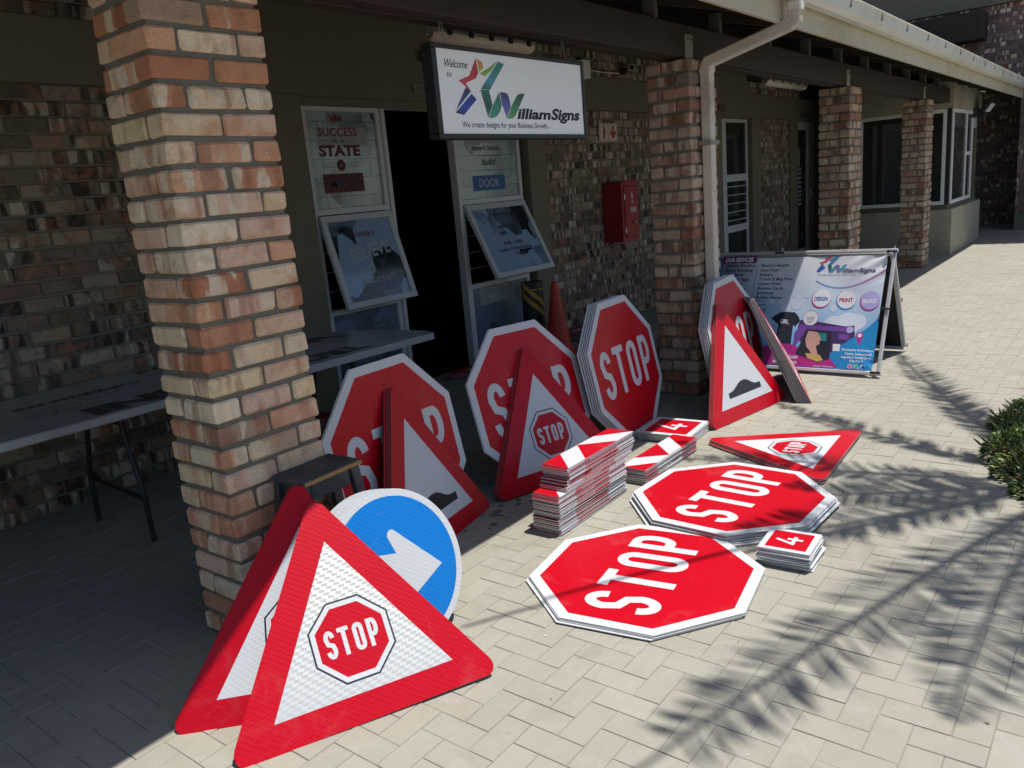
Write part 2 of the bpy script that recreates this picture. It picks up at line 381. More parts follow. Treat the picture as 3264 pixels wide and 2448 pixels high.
PLAB = ['nearest big brick pillar, left of the shop door, with the black stool beside it',
        'second brick pillar, with the white downpipe running down its front',
        'third brick pillar, standing behind the printed banner frame',
        'farthest brick pillar, in front of the grey bay window']
for i, x in enumerate(PX):
    o = pillar_mesh(11+i, bm_=m_brick if i == 0 else m_brick2).build('brick_pillar'); o.location = (x, 0, 0)
    tag(o, PLAB[i], 'pillar', 'brick pillars along the walkway')

# ------------------------------------------------------------------ shop building
YW = 2.31; Y2 = 2.38; CY = -2.419
def q2(x, z, y=Y2):      # a point read on the wall plane, moved back along depth to plane y (real position of set-back joinery)
    k = (y-CY)/(YW-CY); return (-1.4075+(x+1.4075)*k, 1.5306+(z-1.5306)*k)
shop = empty('shop_building', (0, YW, 0), 'olive plaster and dark brick shop building behind the pillars', 'building')
def part(mb, name, parent=shop, **k):
    o = mb.build(name, parent, **k); o.matrix_parent_inverse = parent.matrix_world.inverted() if False else Matrix.Translation(-Vector(parent.location)); return o
def brickfield(mb, x0, x1, z0, z1, y, mat=m_wbrick, flipx=False, seed=1):
    random.seed(seed); h = .0852; n = round((z1-z0)/h); h = (z1-z0)/n; L = .2155
    mb.box((x0, y+.010, z0), (x1, y+.12, z1), m_mortar)
    for c in range(n):
        xx = x0 - (L/2 if c % 2 else 0)
        while xx < x1-.01:
            a = max(xx, x0)+.0065; b = min(xx+L, x1)-.0065; xx += L
            if b-a < .02: continue
            e = lambda: random.uniform(-.002, .002)
            mb.rbox((a+e(), y+e()*1.6-.002, z0+c*h+.0075+e()), (b+e(), y+.04, z0+(c+1)*h-.0075+e()), mat, .0026, .0018)
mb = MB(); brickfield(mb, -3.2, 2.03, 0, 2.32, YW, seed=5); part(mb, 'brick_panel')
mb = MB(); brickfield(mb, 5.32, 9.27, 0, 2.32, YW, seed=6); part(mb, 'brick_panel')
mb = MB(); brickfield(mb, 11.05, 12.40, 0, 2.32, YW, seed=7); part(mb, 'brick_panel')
for a_, b_, n_, s_ in ((-3.2, 2.03, 5, 8), (5.32, 8.75, 3, 18), (10.6, 12.9, 2, 9)): mb = MB(); brickfield(mb, a_, b_, 2.665, 2.665+.0852*n_, YW, seed=s_); part(mb, 'brick_frieze')
mb = MB()
mb.box((-3.2, YW-.004, 2.322), (17.0, YW+.14, 2.663), m_plaster)          # lintel band
for a, b in ((2.03, 2.385), (5.03, 5.32), (9.27, 9.62), (10.72, 11.05), (12.40, 12.78), (13.6, 17.0)):
    mb.box((a, YW-.02, 0), (b, YW+.16, 2.3215), m_plaster)
mb.box((8.75, YW-.004, 2.6635), (10.6, YW+.05, 2.95), m_plaster); mb.box((2.03, YW-.004, 2.6635), (5.32, YW+.05, 3.2), m_plaster)
mb.box((2.386, YW+.02, 2.262), (5.029, YW+.16, 2.321), m_plaster)
mb.box((9.621, YW+.02, 2.30), (10.719, YW+.16, 2.321), m_plaster)
mb.box((12.781, YW+.02, 2.30), (13.599, YW+.16, 2.321), m_plaster)
part(mb, 'plaster_wall')
mb = MB(); mb.box((-3.2, YW+.06, 2.6635), (17, YW+.3, 4.2), m_timber); part(mb, 'wall_plate')
mb = MB()   # rooms behind: floor, back wall, side walls, ceiling
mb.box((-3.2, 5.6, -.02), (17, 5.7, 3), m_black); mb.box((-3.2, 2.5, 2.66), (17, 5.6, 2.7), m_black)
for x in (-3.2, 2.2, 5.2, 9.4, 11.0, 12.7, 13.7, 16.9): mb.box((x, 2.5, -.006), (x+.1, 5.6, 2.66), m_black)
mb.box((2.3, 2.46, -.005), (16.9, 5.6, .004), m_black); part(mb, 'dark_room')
# --- joinery
def film_mat(name, tint=(.20, .26, .26), dark=(.022, .026, .028), seed=0.0, thr=.5, lines=True, rough=.16):
    m = newmat(name, tint, rough, .5); t = N(m, 'ShaderNodeTexCoord'); mp = N(m, 'ShaderNodeMapping')
    mp.inputs['Location'].default_value = (seed, seed*.37, seed*1.3); mp.inputs['Scale'].default_value = (1.2, 1.2, 1.2)
    Lk(m, t.outputs['Object'], mp.inputs[0])
    vo = N(m, 'ShaderNodeTexVoronoi'); vo.distance = 'MANHATTAN'; vo.inputs['Scale'].default_value = 3.1; Lk(m, mp.outputs[0], vo.inputs['Vector'])
    sp = N(m, 'ShaderNodeSeparateColor'); Lk(m, vo.outputs['Color'], sp.inputs[0])
    nn = noise(m, 2.6, 3, .6, mp.outputs[0], .6)
    ad = N(m, 'ShaderNodeMath', operation='ADD'); Lk(m, sp.outputs[0], ad.inputs[0]); Lk(m, nn, ad.inputs[1])
    c = ramp(m, ad.outputs[0], [(thr-.12, dark), (thr+.10, tuple(x*.6 for x in tint)), (thr+.34, tint), (1.0, tuple(x*1.25 for x in tint))])
    if lines:
        br = N(m, 'ShaderNodeTexBrick'); br.offset = .5
        for k, x in (('Scale', 1.0), ('Mortar Size', .003), ('Brick Width', .47), ('Row Height', .135)): br.inputs[k].default_value = x
        br.inputs['Color1'].default_value = (1, 1, 1, 1); br.inputs['Color2'].default_value = (.82, .84, .84, 1); br.inputs['Mortar'].default_value = (.35, .37, .38, 1)
        sw = N(m, 'ShaderNodeMapping'); sw.inputs['Rotation'].default_value = (R(90), 0, 0); Lk(m, t.outputs['Object'], sw.inputs[0]); Lk(m, sw.outputs[0], br.inputs['Vector'])
        c = mix(m, 1.0, c, br.outputs['Color'], 'MULTIPLY')
    Lk(m, c, B(m).inputs['Base Color']); return m
F1 = film_mat('printed_window_film', (.27, .34, .34), seed=1.0, thr=.45)
F2 = film_mat('torn_window_film', (.19, .27, .38), seed=4.2, thr=.72, lines=False, rough=.1)
F3 = film_mat('blue_grey_window_film', (.10, .135, .175), (.02, .025, .03), 7.7, .4, False)
t_dkred = flat('dark_red_vinyl', (.16, .012, .015)); t_mid = flat('grey_vinyl', (.32, .37, .42)); t_blue = flat('blue_vinyl', (.02, .10, .27))
t_dark = flat('dark_vinyl', (.015, .02, .03)); t_green = flat('green_vinyl', (.05, .10, .02)); t_pale = flat('pale_vinyl', (.27, .28, .28)); t_rdk = flat('deep_red_vinyl', (.09, .008, .01))
def frame(mb, x0, x1, z0, z1, y, t=.045, d=.05, mat=m_alum, sides='lrtb'):
    if 'b' in sides: mb.rbox((x0, y-d/2, z0), (x1, y+d/2, z0+t), mat, .003)
    if 't' in sides: mb.rbox((x0, y-d/2, z1-t), (x1, y+d/2, z1), mat, .003)
    if 'l' in sides: mb.rbox((x0, y-d/2+.001, z0+t), (x0+t, y+d/2-.001, z1-t), mat, .003)
    if 'r' in sides: mb.rbox((x1-t, y-d/2+.001, z0+t), (x1, y+d/2-.001, z1-t), mat, .003)
def wall_T(y): return lambda a, b, c: (a, y-c, b)
def shopwindow(x0, x1, zt, rails, swing, films, lets, namex):
    """three lights one above the other, the middle one a sash hung at its top and pushed out"""
    za, zb = rails
    root = empty('shop_window', (0, 0, 0)); root.parent = shop; root.matrix_parent_inverse = Matrix.Translation(-Vector(shop.location))
    mb = MB(); frame(mb, x0, x1, zb-.01, zt, Y2); frame(mb, x0, x1, 0, za+.01, Y2); 
    mb.rbox((x0, Y2-.024, za+.0105), (x0+.04, Y2+.024, zb-.0105), m_alum, .003); mb.rbox((x1-.04, Y2-.024, za+.0105), (x1, Y2+.024, zb-.0105), m_alum, .003)
    for k in range(1, 5):
        z = za+(zb-za)*k/5; mb.rbox((x0+.041, Y2+.03, z-.004), (x1-.041, Y2+.042, z+.004), m_alum, .002)
    mb.build('frame', root)
    mb = MB(); mb.box((x0+.046, Y2-.003, zb+.036), (x1-.046, Y2+.003, zt-.046), films[0]); lets[0](mb, wall_T(Y2-.004)); mb.build('pane', root)
    mb = MB(); mb.box((x0+.046, Y2-.003, .046), (x1-.046, Y2+.003, za-.036), films[2]); lets[2](mb, wall_T(Y2-.004)); mb.build('pane', root)
    hz = zb-.02; L = hz-za+.01; ang = math.asin(swing/L)
    T = Matrix.Translation((0, Y2-.03, hz)) @ Matrix.Rotation(-ang, 4, 'X')
    mb = MB(); t = .05
    for a, b in (((x0+.02, -.02, -L), (x1-.02, .02, -L+t)), ((x0+.02, -.02, -t), (x1-.02, .02, 0)), ((x0+.02, -.019, -L+t), (x0+.02+t, .019, -t)), ((x1-.02-t, -.019, -L+t), (x1-.02, .019, -t))):
        mb.rbox(a, b, m_alum, .004, T=T)
    mb.build('sash', root)
    mb = MB(); mb.box((x0+.02+t, -.003, -L+t), (x1-.02-t, .003, -t), films[1], T=T)
    lets[1](mb, lambda a, b, c: tuple(T @ Vector((a, -.004-c, b-hz)))); mb.build('sash_pane', root)
    return root
def box2(mb, T, x0, y0, x1, y1, mat, z=.0004): mb.faces([T(x0, y0, z), T(x1, y0, z), T(x1, y1, z), T(x0, y1, z)], [(0, 1, 2, 3)], mat)
def disc2(mb, T, x, y, r, mat, z=.0004, n=20, sc_=1.0): mb.faces([T(x+r*sc_*math.cos(6.2832*i/n), y+r*math.sin(6.2832*i/n), z) for i in range(n)], [tuple(range(n))], mat)
def L_success(mb, T):
    cx = 2.76
    mb.faces([T(*p, .0005) for p in [(cx-.05, 2.165), (cx+.05, 2.165), (cx+.06, 2.215), (cx+.03, 2.19), (cx, 2.22), (cx-.03, 2.19), (cx-.06, 2.215)]], [tuple(range(7))], t_dkred)
    for a, b, z in ((cx-.13, cx+.13, 2.145), (cx-.09, cx+.09, 2.130)): box2(mb, T, a, z, b, z+.004, t_dark)
    box2(mb, T, 2.56, 1.985, 3.05, 2.115, t_pale, .0003)
    text(mb, 'SUCCESS', 2.575, 2.058, .38, .058, t_dkred, .0006, bold=.02, T=T)
    text(mb, 'is a', 2.70, 2.012, .12, .03, t_dark, .0006, bold=.01, T=T)
    for a in (2.60, 2.85): box2(mb, T, a, 2.024, a+.07, 2.027, t_dark, .0006)
    text(mb, 'STATE', 2.565, 1.915, .40, .072, t_rdk, .0006, bold=.045, T=T)
    disc2(mb, T, cx, 1.845, .042, t_rdk, .0005); text(mb, 'of', cx-.018, 1.833, .036, .025, t_pale, .0009, T=T)
    for z in (1.832, 1.848, 1.864): box2(mb, T, 2.58, z, 2.70, z+.003, t_dark, .0006); box2(mb, T, 2.82, z, 2.94, z+.003, t_dark, .0006)
    box2(mb, T, 2.57, 1.648, 2.965, 1.785, t_rdk, .0005); text(mb, 'MIND', 2.63, 1.683, .28, .068, t_dark, .0009, bold=.02, T=T)
def L_believe(mb, T):
    text(mb, 'Always', 2.68, 1.30, .25, .055, t_rdk, .0006, shear=.3, T=T)
    text(mb, 'BELIEVE', 2.63, 1.115, .42, .10, t_mid, .0006, bold=.02, rise=.10, T=T)
    disc2(mb, T, 2.80, 1.045, .038, t_mid, .0005); text(mb, 'in', 2.782, 1.028, .036, .03, t_dark, .0009, shear=.3, T=T)
    text(mb, 'yourself.', 2.66, .935, .37, .06, t_mid, .0006, bold=.01, T=T)
def L_follow(mb, T):
    text(mb, 'Follow the', 2.78, .60, .26, .035, t_green, .0006, shear=.2, T=T); text(mb, 'Take the journey', 2.62, .30, .42, .045, t_green, .0006, shear=.2, T=T)
def L_knock(mb, T):
    box2(mb, T, 4.25, 2.00, 4.72, 2.03, t_pale, .0004)
    text(mb, 'doesn\'t knock,', 4.30, 1.935, .40, .045, t_dark, .0006, bold=.02, T=T); box2(mb, T, 4.36, 1.885, 4.70, 1.891, t_dark, .0006)
    text(mb, 'build', 4.42, 1.805, .19, .055, t_dark, .0006, bold=.015, shear=.2, T=T); text(mb, 'a', 4.49, 1.745, .03, .03, t_dark, .0006, T=T)
    box2(mb, T, 4.27, 1.578, 4.74, 1.712, t_blue, .0005); text(mb, 'DOOR', 4.36, 1.610, .29, .07, t_mid, .0009, bold=.01, T=T)
def L_hours(mb, T):
    text(mb, 'Trading Hours', 4.36, 1.325, .33, .04, t_dark, .0006, shear=.2, T=T)
    for s, y, w_ in (('Mon - Fri', 1.20, .22), ('8H00 - 17H00', 1.135, .28), ('8H00 - 13H00', 1.035, .28), ('Sundays & Public Holidays', .975, .50), ('Closed', .925, .12)):
        text(mb, s, 4.53-w_/2, y, w_, .032, t_dark, .0006, bold=.01, T=T)
def L_best(mb, T):
    box2(mb, T, 4.22, .54, 4.66, .70, t_pale, .0004); text(mb, 'BEST HIT', 4.36, .56, .30, .06, flat('white_vinyl', (.42, .43, .44)), .0007, bold=.02, T=T)
    for a, b, c_, d in ((4.35, .30, 4.80, .303), (4.35, .22, 4.80, .223)): box2(mb, T, a, b, c_, d, t_dark, .0006)
shopwindow(2.43, 3.195, 2.275, (.775, 1.50), .20, (F1, F2, F3), (L_success, L_believe, L_follow), 0)
shopwindow(4.06, 4.985, 2.275, (.745, 1.475), .31, (F1, F2, F3), (L_knock, L_hours, L_best), 0)
mb = MB()   # door frame: jambs and head over the open doorway
mb.rbox((3.196, Y2-.04, 0), (3.235, Y2+.04, 2.26), m_alum, .003); mb.rbox((4.02, Y2-.04, 0), (4.058, Y2+.04, 2.26), m_alum, .003); mb.rbox((3.196, Y2-.04, 2.2605), (4.058, Y2+.04, 2.30), m_alum, .003)
mb.rbox((2.43, Y2-.04, 2.2765), (3.195, Y2+.04, 2.30), m_alum, .003); mb.rbox((4.0585, Y2-.04, 2.2765), (4.985, Y2+.04, 2.30), m_alum, .003)
part(mb, 'door_frame')
# second shop: narrow window and door
def plain_window(x0, x1, zs, name='side_window', bars=True, y=Y2):
    root = empty(name, (0, 0, 0)); root.parent = shop; root.matrix_parent_inverse = Matrix.Translation(-Vector(shop.location))
    mb = MB()
    for i in range(len(zs)-1): frame(mb, x0, x1, zs[i]+(.001 if i else 0), zs[i+1], y, .05)
    if bars:
        for k in range(1, 6): z = zs[1]+(zs[2]-zs[1])*k/6; mb.rbox((x0+.051, y-.03, z-.006), (x1-.051, y-.02, z+.006), m_alum, .002)
    mb.build('frame', root)
    mb = MB()
    for i in range(len(zs)-1): mb.box((x0+.05, y-.003, zs[i]+.05), (x1-.05, y+.003, zs[i+1]-.05), m_glass)
    mb.build('pane', root); return root
plain_window(9.86, 10.71, (0, .74, 1.47, 2.30))
mb = MB(); mb.rbox((9.63, Y2-.04, 0), (9.69, Y2+.04, 2.30), m_alum, .004); mb.rbox((9.70, Y2-.04, 0), (9.75, Y2+.04, 2.30), m_alum, .004); mb.rbox((9.76, Y2-.02, 0), (9.855, Y2+.02, 2.30), m_alum, .004); part(mb, 'door_frame')
dr = empty('shop_door'); dr.parent = shop; dr.matrix_parent_inverse = Matrix.Translation(-Vector(shop.location))
mb = MB(); frame(mb, 12.79, 13.59, 0, 2.299, Y2, .13, .05); mb.build('frame', dr)
mb = MB(); mb.box((12.92, Y2-.004, .13), (13.46, Y2+.004, 2.169), m_glass); 
TT = wall_T(Y2-.005); box2(mb, TT, 12.95, 1.55, 13.12, 1.87, t_pale)
for k in range(9): box2(mb, TT, 12.95, 1.49-k*.075, 13.20, 1.53-k*.075, t_mid)
mb.build('pane', dr)
mb = MB(); mb.tube([(13.50, Y2-.03, 1.0), (13.50, Y2-.08, 1.0), (13.50, Y2-.08, 1.15), (13.50, Y2-.03, 1.15)], .01, m_alum, 8); mb.build('handle', dr)
mb = MB(); mb.box((9.50, YW-.03, 2.38), (9.72, YW-.005, 2.46), varied('green_grey_plate', (.07, .08, .06), .7)); part(mb, 'air_vent')
mb = MB(); mb.box((12.92, YW-.03, 2.36), (13.42, YW-.005, 2.435), varied('green_grey_plate', (.07, .08, .06), .7)); part(mb, 'air_vent')
# name plate BUSINESS
nb = MB(); nb.box((3.54, YW-.02, 2.376), (4.25, YW-.006, 2.462), flat('grey_name_plate', (.16, .15, .125))); text(nb, 'BUSINESS', 3.655, 2.402, .32, .033, t_dark, .0006, bold=.005, T=wall_T(YW-.0205))
tag(nb.build('name_plate'), 'small grey plate reading BUSINESS above the shop door, half behind the hanging sign', 'sign')
# --- grey bay beyond the last pillar
bay = empty('bay_window_annex', (12.9, 0, 0), 'grey plastered bay with large corner windows beyond the last pillar', 'building')
def bpart(mb, name): o = mb.build(name, bay); o.matrix_parent_inverse = Matrix.Translation(-Vector(bay.location)); return o
mb = MB()
mb.box((12.86, -.06, 0), (15.6, 1.45, .70), m_plaster_l)
mb.box((12.93, .02, .701), (15.55, 1.45, .775), m_plaster)
mb.box((12.9, -.02, 2.22), (15.55, 1.45, 2.52), m_plaster_l)
x = 12.93
for a, b, z in ((12.9, 13.55, 2.62), (13.65, 14.45, 2.64), (14.62, 15.35, 2.60)): mb.box((a, -.015, 2.521), (b, 1.4, z), m_plaster_l)
mb.box((12.902, .002, .776), (12.98, .06, 2.219), m_blackp); mb.box((12.902, 1.34, .776), (12.99, 1.45, 2.219), m_plaster)
bpart(mb, 'wall')
def bwin(y0, y1, xx, z0, z1, along, n):   # along 'y' (side) or 'x' (front)
    root = empty('bay_window'); root.parent = bay; root.matrix_parent_inverse = Matrix.Translation(-Vector(bay.location))
    mb = MB(); t = .055
    def bx(a0, a1, c0, c1, off=0.0):
        if along == 'y': mb.rbox((xx-.02+off, a0, c0), (xx+.03-off, a1, c1), m_white, .004)
        else: mb.rbox((a0, xx-.02+off, c0), (a1, xx+.03-off, c1), m_white, .004)
    bx(y0, y1, z0, z0+t); bx(y0, y1, z1-t, z1); bx(y0, y0+t, z0+t, z1-t, .001); bx(y1-t, y1, z0+t, z1-t, .001)
    for d in n: bx(d, d+.05, z0+t, z1-t, .002)
    if along == 'x':
        bx(14.25, 14.70, 1.50, 1.56, .003)
        for z in (1.0, 1.16, 1.33, 1.72, 1.86, 2.0): mb.rbox((14.30, .035, z), (14.70, .045, z+.012), m_alum, .002)
    mb.build('frame', root)
    mb = MB()
    if along == 'y': mb.box((xx+.0, y0+t, z0+t), (xx+.006, y1-t, z1-t), m_clear)
    else: mb.box((y0+t, xx+.0, z0+t), (y1-t, xx+.006, z1-t), m_clear)
    mb.build('pane', root)
bwin(.06, 1.34, 12.92, .777, 2.218, 'y', ())
bwin(13.0, 14.80, .0, .777, 2.218, 'x', (14.2,))
mb = MB(); gp_ = flat('inner_grey_panel', (.45, .50, .52))
mb.box((13.5, .45, .76), (13.53, 1.05, 1.98), gp_)
for a, b in (((13.47, .38, .76), (13.54, .44, 2.10)), ((13.47, 1.06, .76), (13.54, 1.12, 2.10)), ((13.47, .441, 1.99), (13.54, 1.059, 2.10)), ((13.47, 1.22, .76), (13.54, 1.27, 2.10))): mb.box(a, b, m_white)
mb.box((13.3, .03, 1.95), (15.5, .05, 2.2), gp_); bpart(mb, 'inner_partition')
mb = MB(); mb.box((15.45, .03, .776), (15.54, 1.44, 2.219), m_plaster); mb.box((12.99, 1.35, .776), (15.44, 1.44, 2.219), m_plaster); bpart(mb, 'inner_wall')

# ------------------------------------------------------------------ veranda roof
roof = empty('veranda_roof', (4, 0, 2.5), 'veranda roof with dark beams, cream fascia and maroon sheeting', 'roof')
def rpart(mb, name, **k): o = mb.build(name, roof, **k); o.matrix_parent_inverse = Matrix.Translation(-Vector(roof.location)); return o
X0, X1 = -4.0, 16.4
mb = MB(); mb.rbox((X0, .03, 2.302), (15.4, .11, 2.50), m_timber, .004); mb.rbox((X0, .135, 2.302), (15.4, .215, 2.50), m_timber, .004); rpart(mb, 'beam')
sl_ = .27
for i in range(-7, 13):
    x = 3.43+.975*i
    if x > X1-.3: break
    mb = MB(); zf = lambda y: 2.585+(y-.05)*sl_
    a = [(-.525, zf(-.525)), (2.33, zf(2.33)), (2.33, zf(2.33)+.15), (-.525, zf(-.525)+.15)]
    vs = [(x-.02, y, z) for y, z in a]+[(x+.025, y, z) for y, z in a]
    mb.faces(vs, [(3, 2, 1, 0), (4, 5, 6, 7), (0, 1, 5, 4), (1, 2, 6, 5), (2, 3, 7, 6), (3, 0, 4, 7)], m_timber); rpart(mb, 'rafter')
    mb = MB(); mb.rbox((x-.065, .035, 2.501), (x-.022, .12, 2.64), m_block, .003); rpart(mb, 'packer')
mb = MB(); n = 1; yy = lambda y: 2.585+(y-.05)*sl_+.155
ribs = []; x = X0; k = 0; P = .0762
while x < X1: ribs += [(x, 0), (x+P*.35, 0), (x+P*.5, .016), (x+P*.85, .016)]; x += P
vs = []; 
for y in (-.655, 2.7): vs += [(a, y, yy(y)+h+.04) for a, h in ribs]
m_ = len(ribs); mb.faces(vs, [(i, i+1, i+1+m_, i+m_) for i in range(m_-1)], m_roof)
vs2 = [(a, b, c-.002) for a, b, c in vs]; mb.faces(vs2, [(i+m_, i+1+m_, i+1, i) for i in range(m_-1)], m_timber); rpart(mb, 'roof_sheet')
mb = MB()
for y in (-.3, .5, 1.1, 1.7, 2.2): mb.box((X0, y, yy(y)-.003), (X1, y+.04, yy(y)+.034), m_timber)
rpart(mb, 'purlin')
mb = MB(); 
for a, b in ((X0, 1.0), (1.003, 3.88), (3.883, 7.1), (7.103, 11.0), (11.003, X1)): mb.rbox((a, -.553, 2.412), (b, -.528, 2.66), m_fascia, .002)
rpart(mb, 'fascia_board')
mb = MB(); prof = [(-0.5550, 2.70), (-0.5550, 2.565), (-0.5780, 2.548), (-0.6330, 2.548), (-0.6680, 2.575), (-0.6830, 2.655), (-0.6940, 2.660), (-0.6940, 2.668), (-0.6750, 2.668), (-0.6750, 2.66), (-0.6610, 2.58), (-0.6300, 2.556), (-0.5780, 2.556), (-0.5630, 2.57), (-0.5630, 2.70)]
cuts = [X0, -1.0, 3.4, 9.35, 11.5, X1]
for a, b in zip(cuts, cuts[1:]):
    n_ = len(prof); vs = [(a+.0015, y, z) for y, z in prof]+[(b-.0015, y, z) for y, z in prof]
    mb.faces(vs, [(i, (i+1) % n_, (i+1) % n_+n_, i+n_) for i in range(n_)]+[tuple(range(n_))[::-1], tuple(range(n_, 2*n_))], m_gutter)
g = rpart(mb, 'gutter')
mb = MB()
for i in range(-3, 18):
    x = .3+i*.86+.35
    if x > X1: break
    mb.box((x, -.688, 2.60), (x+.006, -.675, 2.672), m_galv); mb.box((x, -.69, 2.6685), (x+.014, -.55, 2.6725), m_galv)
rpart(mb, 'gutter_clip')
for x in (.12, 3.75, 7.40, 10.98):
    mb = MB(); mb.rbox((x, .014, 2.290), (x+.1, .0295, 2.44), m_galv, .002)
    for a in (.025, .075): mb.tube([(x+a, .014, 2.41), (x+a, .009, 2.41)], .007, m_blackp, 6)
    rpart(mb, 'steel_strap')
# maroon flashing strip up the roof
mb = MB(); mb.box((3.0, 1.50, 4.03), (16.6, 1.58, 4.10), m_roof); mb.box((3.0, 1.495, 4.018), (16.6, 1.58, 4.0295), m_gutter); mb.box((3.0, 1.52, 3.17), (16.6, 1.58, 4.0175), m_roof); rpart(mb, 'ridge_flashing')
# downpipe
dp = empty('downpipe', (3.93, -.04, 0), 'square stained white downpipe dropping from the gutter down the second brick pillar', 'drainpipe')
def dpart(mb, name): o = mb.build(name, dp); o.matrix_parent_inverse = Matrix.Translation(-Vector(dp.location)); return o
def sqtube(mb, path, hw, mat, c=.008):
    """square tube swept in the YZ plane at fixed X"""
    sec = [(-hw, -hw+c), (-hw, hw-c), (-hw+c, hw), (hw-c, hw), (hw, hw-c), (hw, -hw+c), (hw-c, -hw), (-hw+c, -hw)]
    rings = []
    for i, (y, z) in enumerate(path):
        a = Vector(path[max(i-1, 0)]); b = Vector(path[i]); c2 = Vector(path[min(i+1, len(path)-1)])
        d1 = (b-a).normalized() if i else (c2-b).normalized(); d2 = (c2-b).normalized() if i < len(path)-1 else d1
        n1 = Vector((-d1.y, d1.x)); n2 = Vector((-d2.y, d2.x)); mm = (n1+n2).normalized(); k = 1/max(.5, mm.dot(n1))
        rings.append([(3.93+u, y+mm.x*v*k, z+mm.y*v*k) for u, v in sec])
    n = len(sec); vs = [p for r_ in rings for p in r_]; F = []
    for i in range(len(rings)-1):
        for k in range(n): a = i*n+k; b = i*n+(k+1) % n; F.append((a, a+n, b+n, b))
    F += [tuple(range(n)), tuple(range((len(rings)-1)*n, len(rings)*n))[::-1]]
    mb.faces(vs, F, mat)
mb = MB(); sqtube(mb, [(-.042, .03), (-.042, 2.235), (-.060, 2.268), (-.60, 2.40), (-.632, 2.425), (-.634, 2.547)], .037, m_pipe); dpart(mb, 'pipe')
mb = MB(); sqtube(mb, [(-.634, 2.475), (-.634, 2.52)], .0425, m_gutter); dpart(mb, 'collar')
mb = MB(); sqtube(mb, [(-.042, 2.20), (-.042, 2.225)], .042, m_pipe); dpart(mb, 'collar')
mb = MB(); mb.rbox((3.86, -.0865, 1.735), (4.00, -.0825, 1.765), m_galv, .001); mb.rbox((3.86, -.082, 1.735), (3.8845, .0, 1.765), m_galv, .001); mb.rbox((3.9755, -.082, 1.735), (4.02, -.002, 1.765), m_galv, .001); dpart(mb, 'clamp')
mb = MB(); mb.box((3.99, -.07, 0), (4.17, -.012, 0.06), m_mortar)

# ------------------------------------------------------------------ fittings under the roof
def tube_light(x0, x1, y, z, label):
    root = empty('tube_light', ((x0+x1)/2, y, z), label, 'ceiling light', 'fluorescent tube lights under the veranda')
    def P_(mb, n, **k): o = mb.build(n, root, **k); o.matrix_parent_inverse = Matrix.Translation(-Vector(root.location))
    mb = MB(); mb.rbox((x0+.02, y-.05, z+.045), (x1-.02, y+.05, z+.085), m_galv, .006)
    for k in range(5): xx = x0+.1+(x1-x0-.2)*k/4; mb.rbox((xx-.02, y-.058, z+.03), (xx+.02, y-.0505, z+.07), m_blackp, .003)
    P_(mb, 'housing')
    mb = MB(); sec = [(y+.05*math.cos(t), z+.044+.05*math.sin(t)) for t in [math.pi+math.pi*k/8 for k in range(9)]]
    ends = [(x0, .55), (x0+.03, .9), (x0+.08, 1), (x1-.08, 1), (x1-.03, .9), (x1, .55)]
    vs = [(xx, y+(a-y)*s_, z+.044+(b-z-.044)*s_) for xx, s_ in ends for a, b in sec]; n = 9
    mb.faces(vs, [(i*n+k, i*n+k+1, (i+1)*n+k+1, (i+1)*n+k) for i in range(5) for k in range(8)]+[tuple(range(n)), tuple(range(5*n, 6*n))[::-1]], varied('dusty_diffuser', (.52, .49, .38), .3, .2, 20, .5))
    P_(mb, 'diffuser', smooth=True)
tube_light(1.93, 2.84, .60, 2.34, 'dusty tube light fixed just behind the hanging white sign')
tube_light(6.78, 7.95, .62, 2.35, 'smaller looking tube light between the second and third pillars')
def cctv(loc, label):
    root = empty('security_camera', loc, label, 'camera'); x, y, z = 0, 0, 0
    mb = MB(); mb.tube([(0, .02, 0), (0, -.04, 0)], .035, m_blackp, 12); mb.tube([(0, -.04, 0), (0, -.08, .03)], .012, m_blackp, 8); mb.build('mount', root)
    mb = MB(); mb.tube([(.09, -.02, .06), (-.03, -.14, .02)], .036, m_white, 14); mb.build('body', root, smooth=False)
    mb = MB(); mb.tube([(-.031, -.141, .02), (-.036, -.146, .018)], .028, m_black, 14); mb.build('lens', root)
cctv((6.90, 2.28, 2.74), 'small white bullet security camera high on the brick wall left of the second pillar')
mb = MB(); mb.rbox((6.0, YW-.08, 2.62), (6.16, YW-.004, 2.80), m_white, .005); mb.tube([(6.16, YW-.02, 2.72), (6.5, YW-.02, 2.71), (6.85, YW-.02, 2.72)], .006, m_white, 6)
tag(mb.build('junction_box'), 'white cable box with cable on the brick frieze right of the hanging sign', 'electrical box')
mb = MB(); mb.rbox((3.66, YW-.07, 2.62), (3.86, YW-.005, 2.70), flat('dark_red_lens', (.09, .006, .006), .3), .01)
tag(mb.build('alarm_beacon'), 'dark red alarm light above the BUSINESS plate', 'alarm')
fl = empty('floodlight', (15.0, -.1, 2.25), 'black floodlight on the corner of the grey bay', 'floodlight')
mb = MB(); mb.rbox((-.24, -.10, -.03), (.24, -.02, .18), m_blackp, .01, T=Matrix.Rotation(R(35), 4, 'X')); mb.build('housing', fl)
mb = MB(); mb.rbox((-.20, -.115, 0), (.20, -.102, .15), m_white, .004, T=Matrix.Rotation(R(35), 4, 'X')); mb.build('glass', fl)
mb = MB(); mb.box((-.3, .0, -.12), (-.26, .09, .02), m_blackp); mb.box((.26, .0, -.12), (.30, .09, .02), m_blackp); mb.box((-.3, .06, -.14), (.3, .09, -.121), m_blackp); mb.build('bracket', fl)

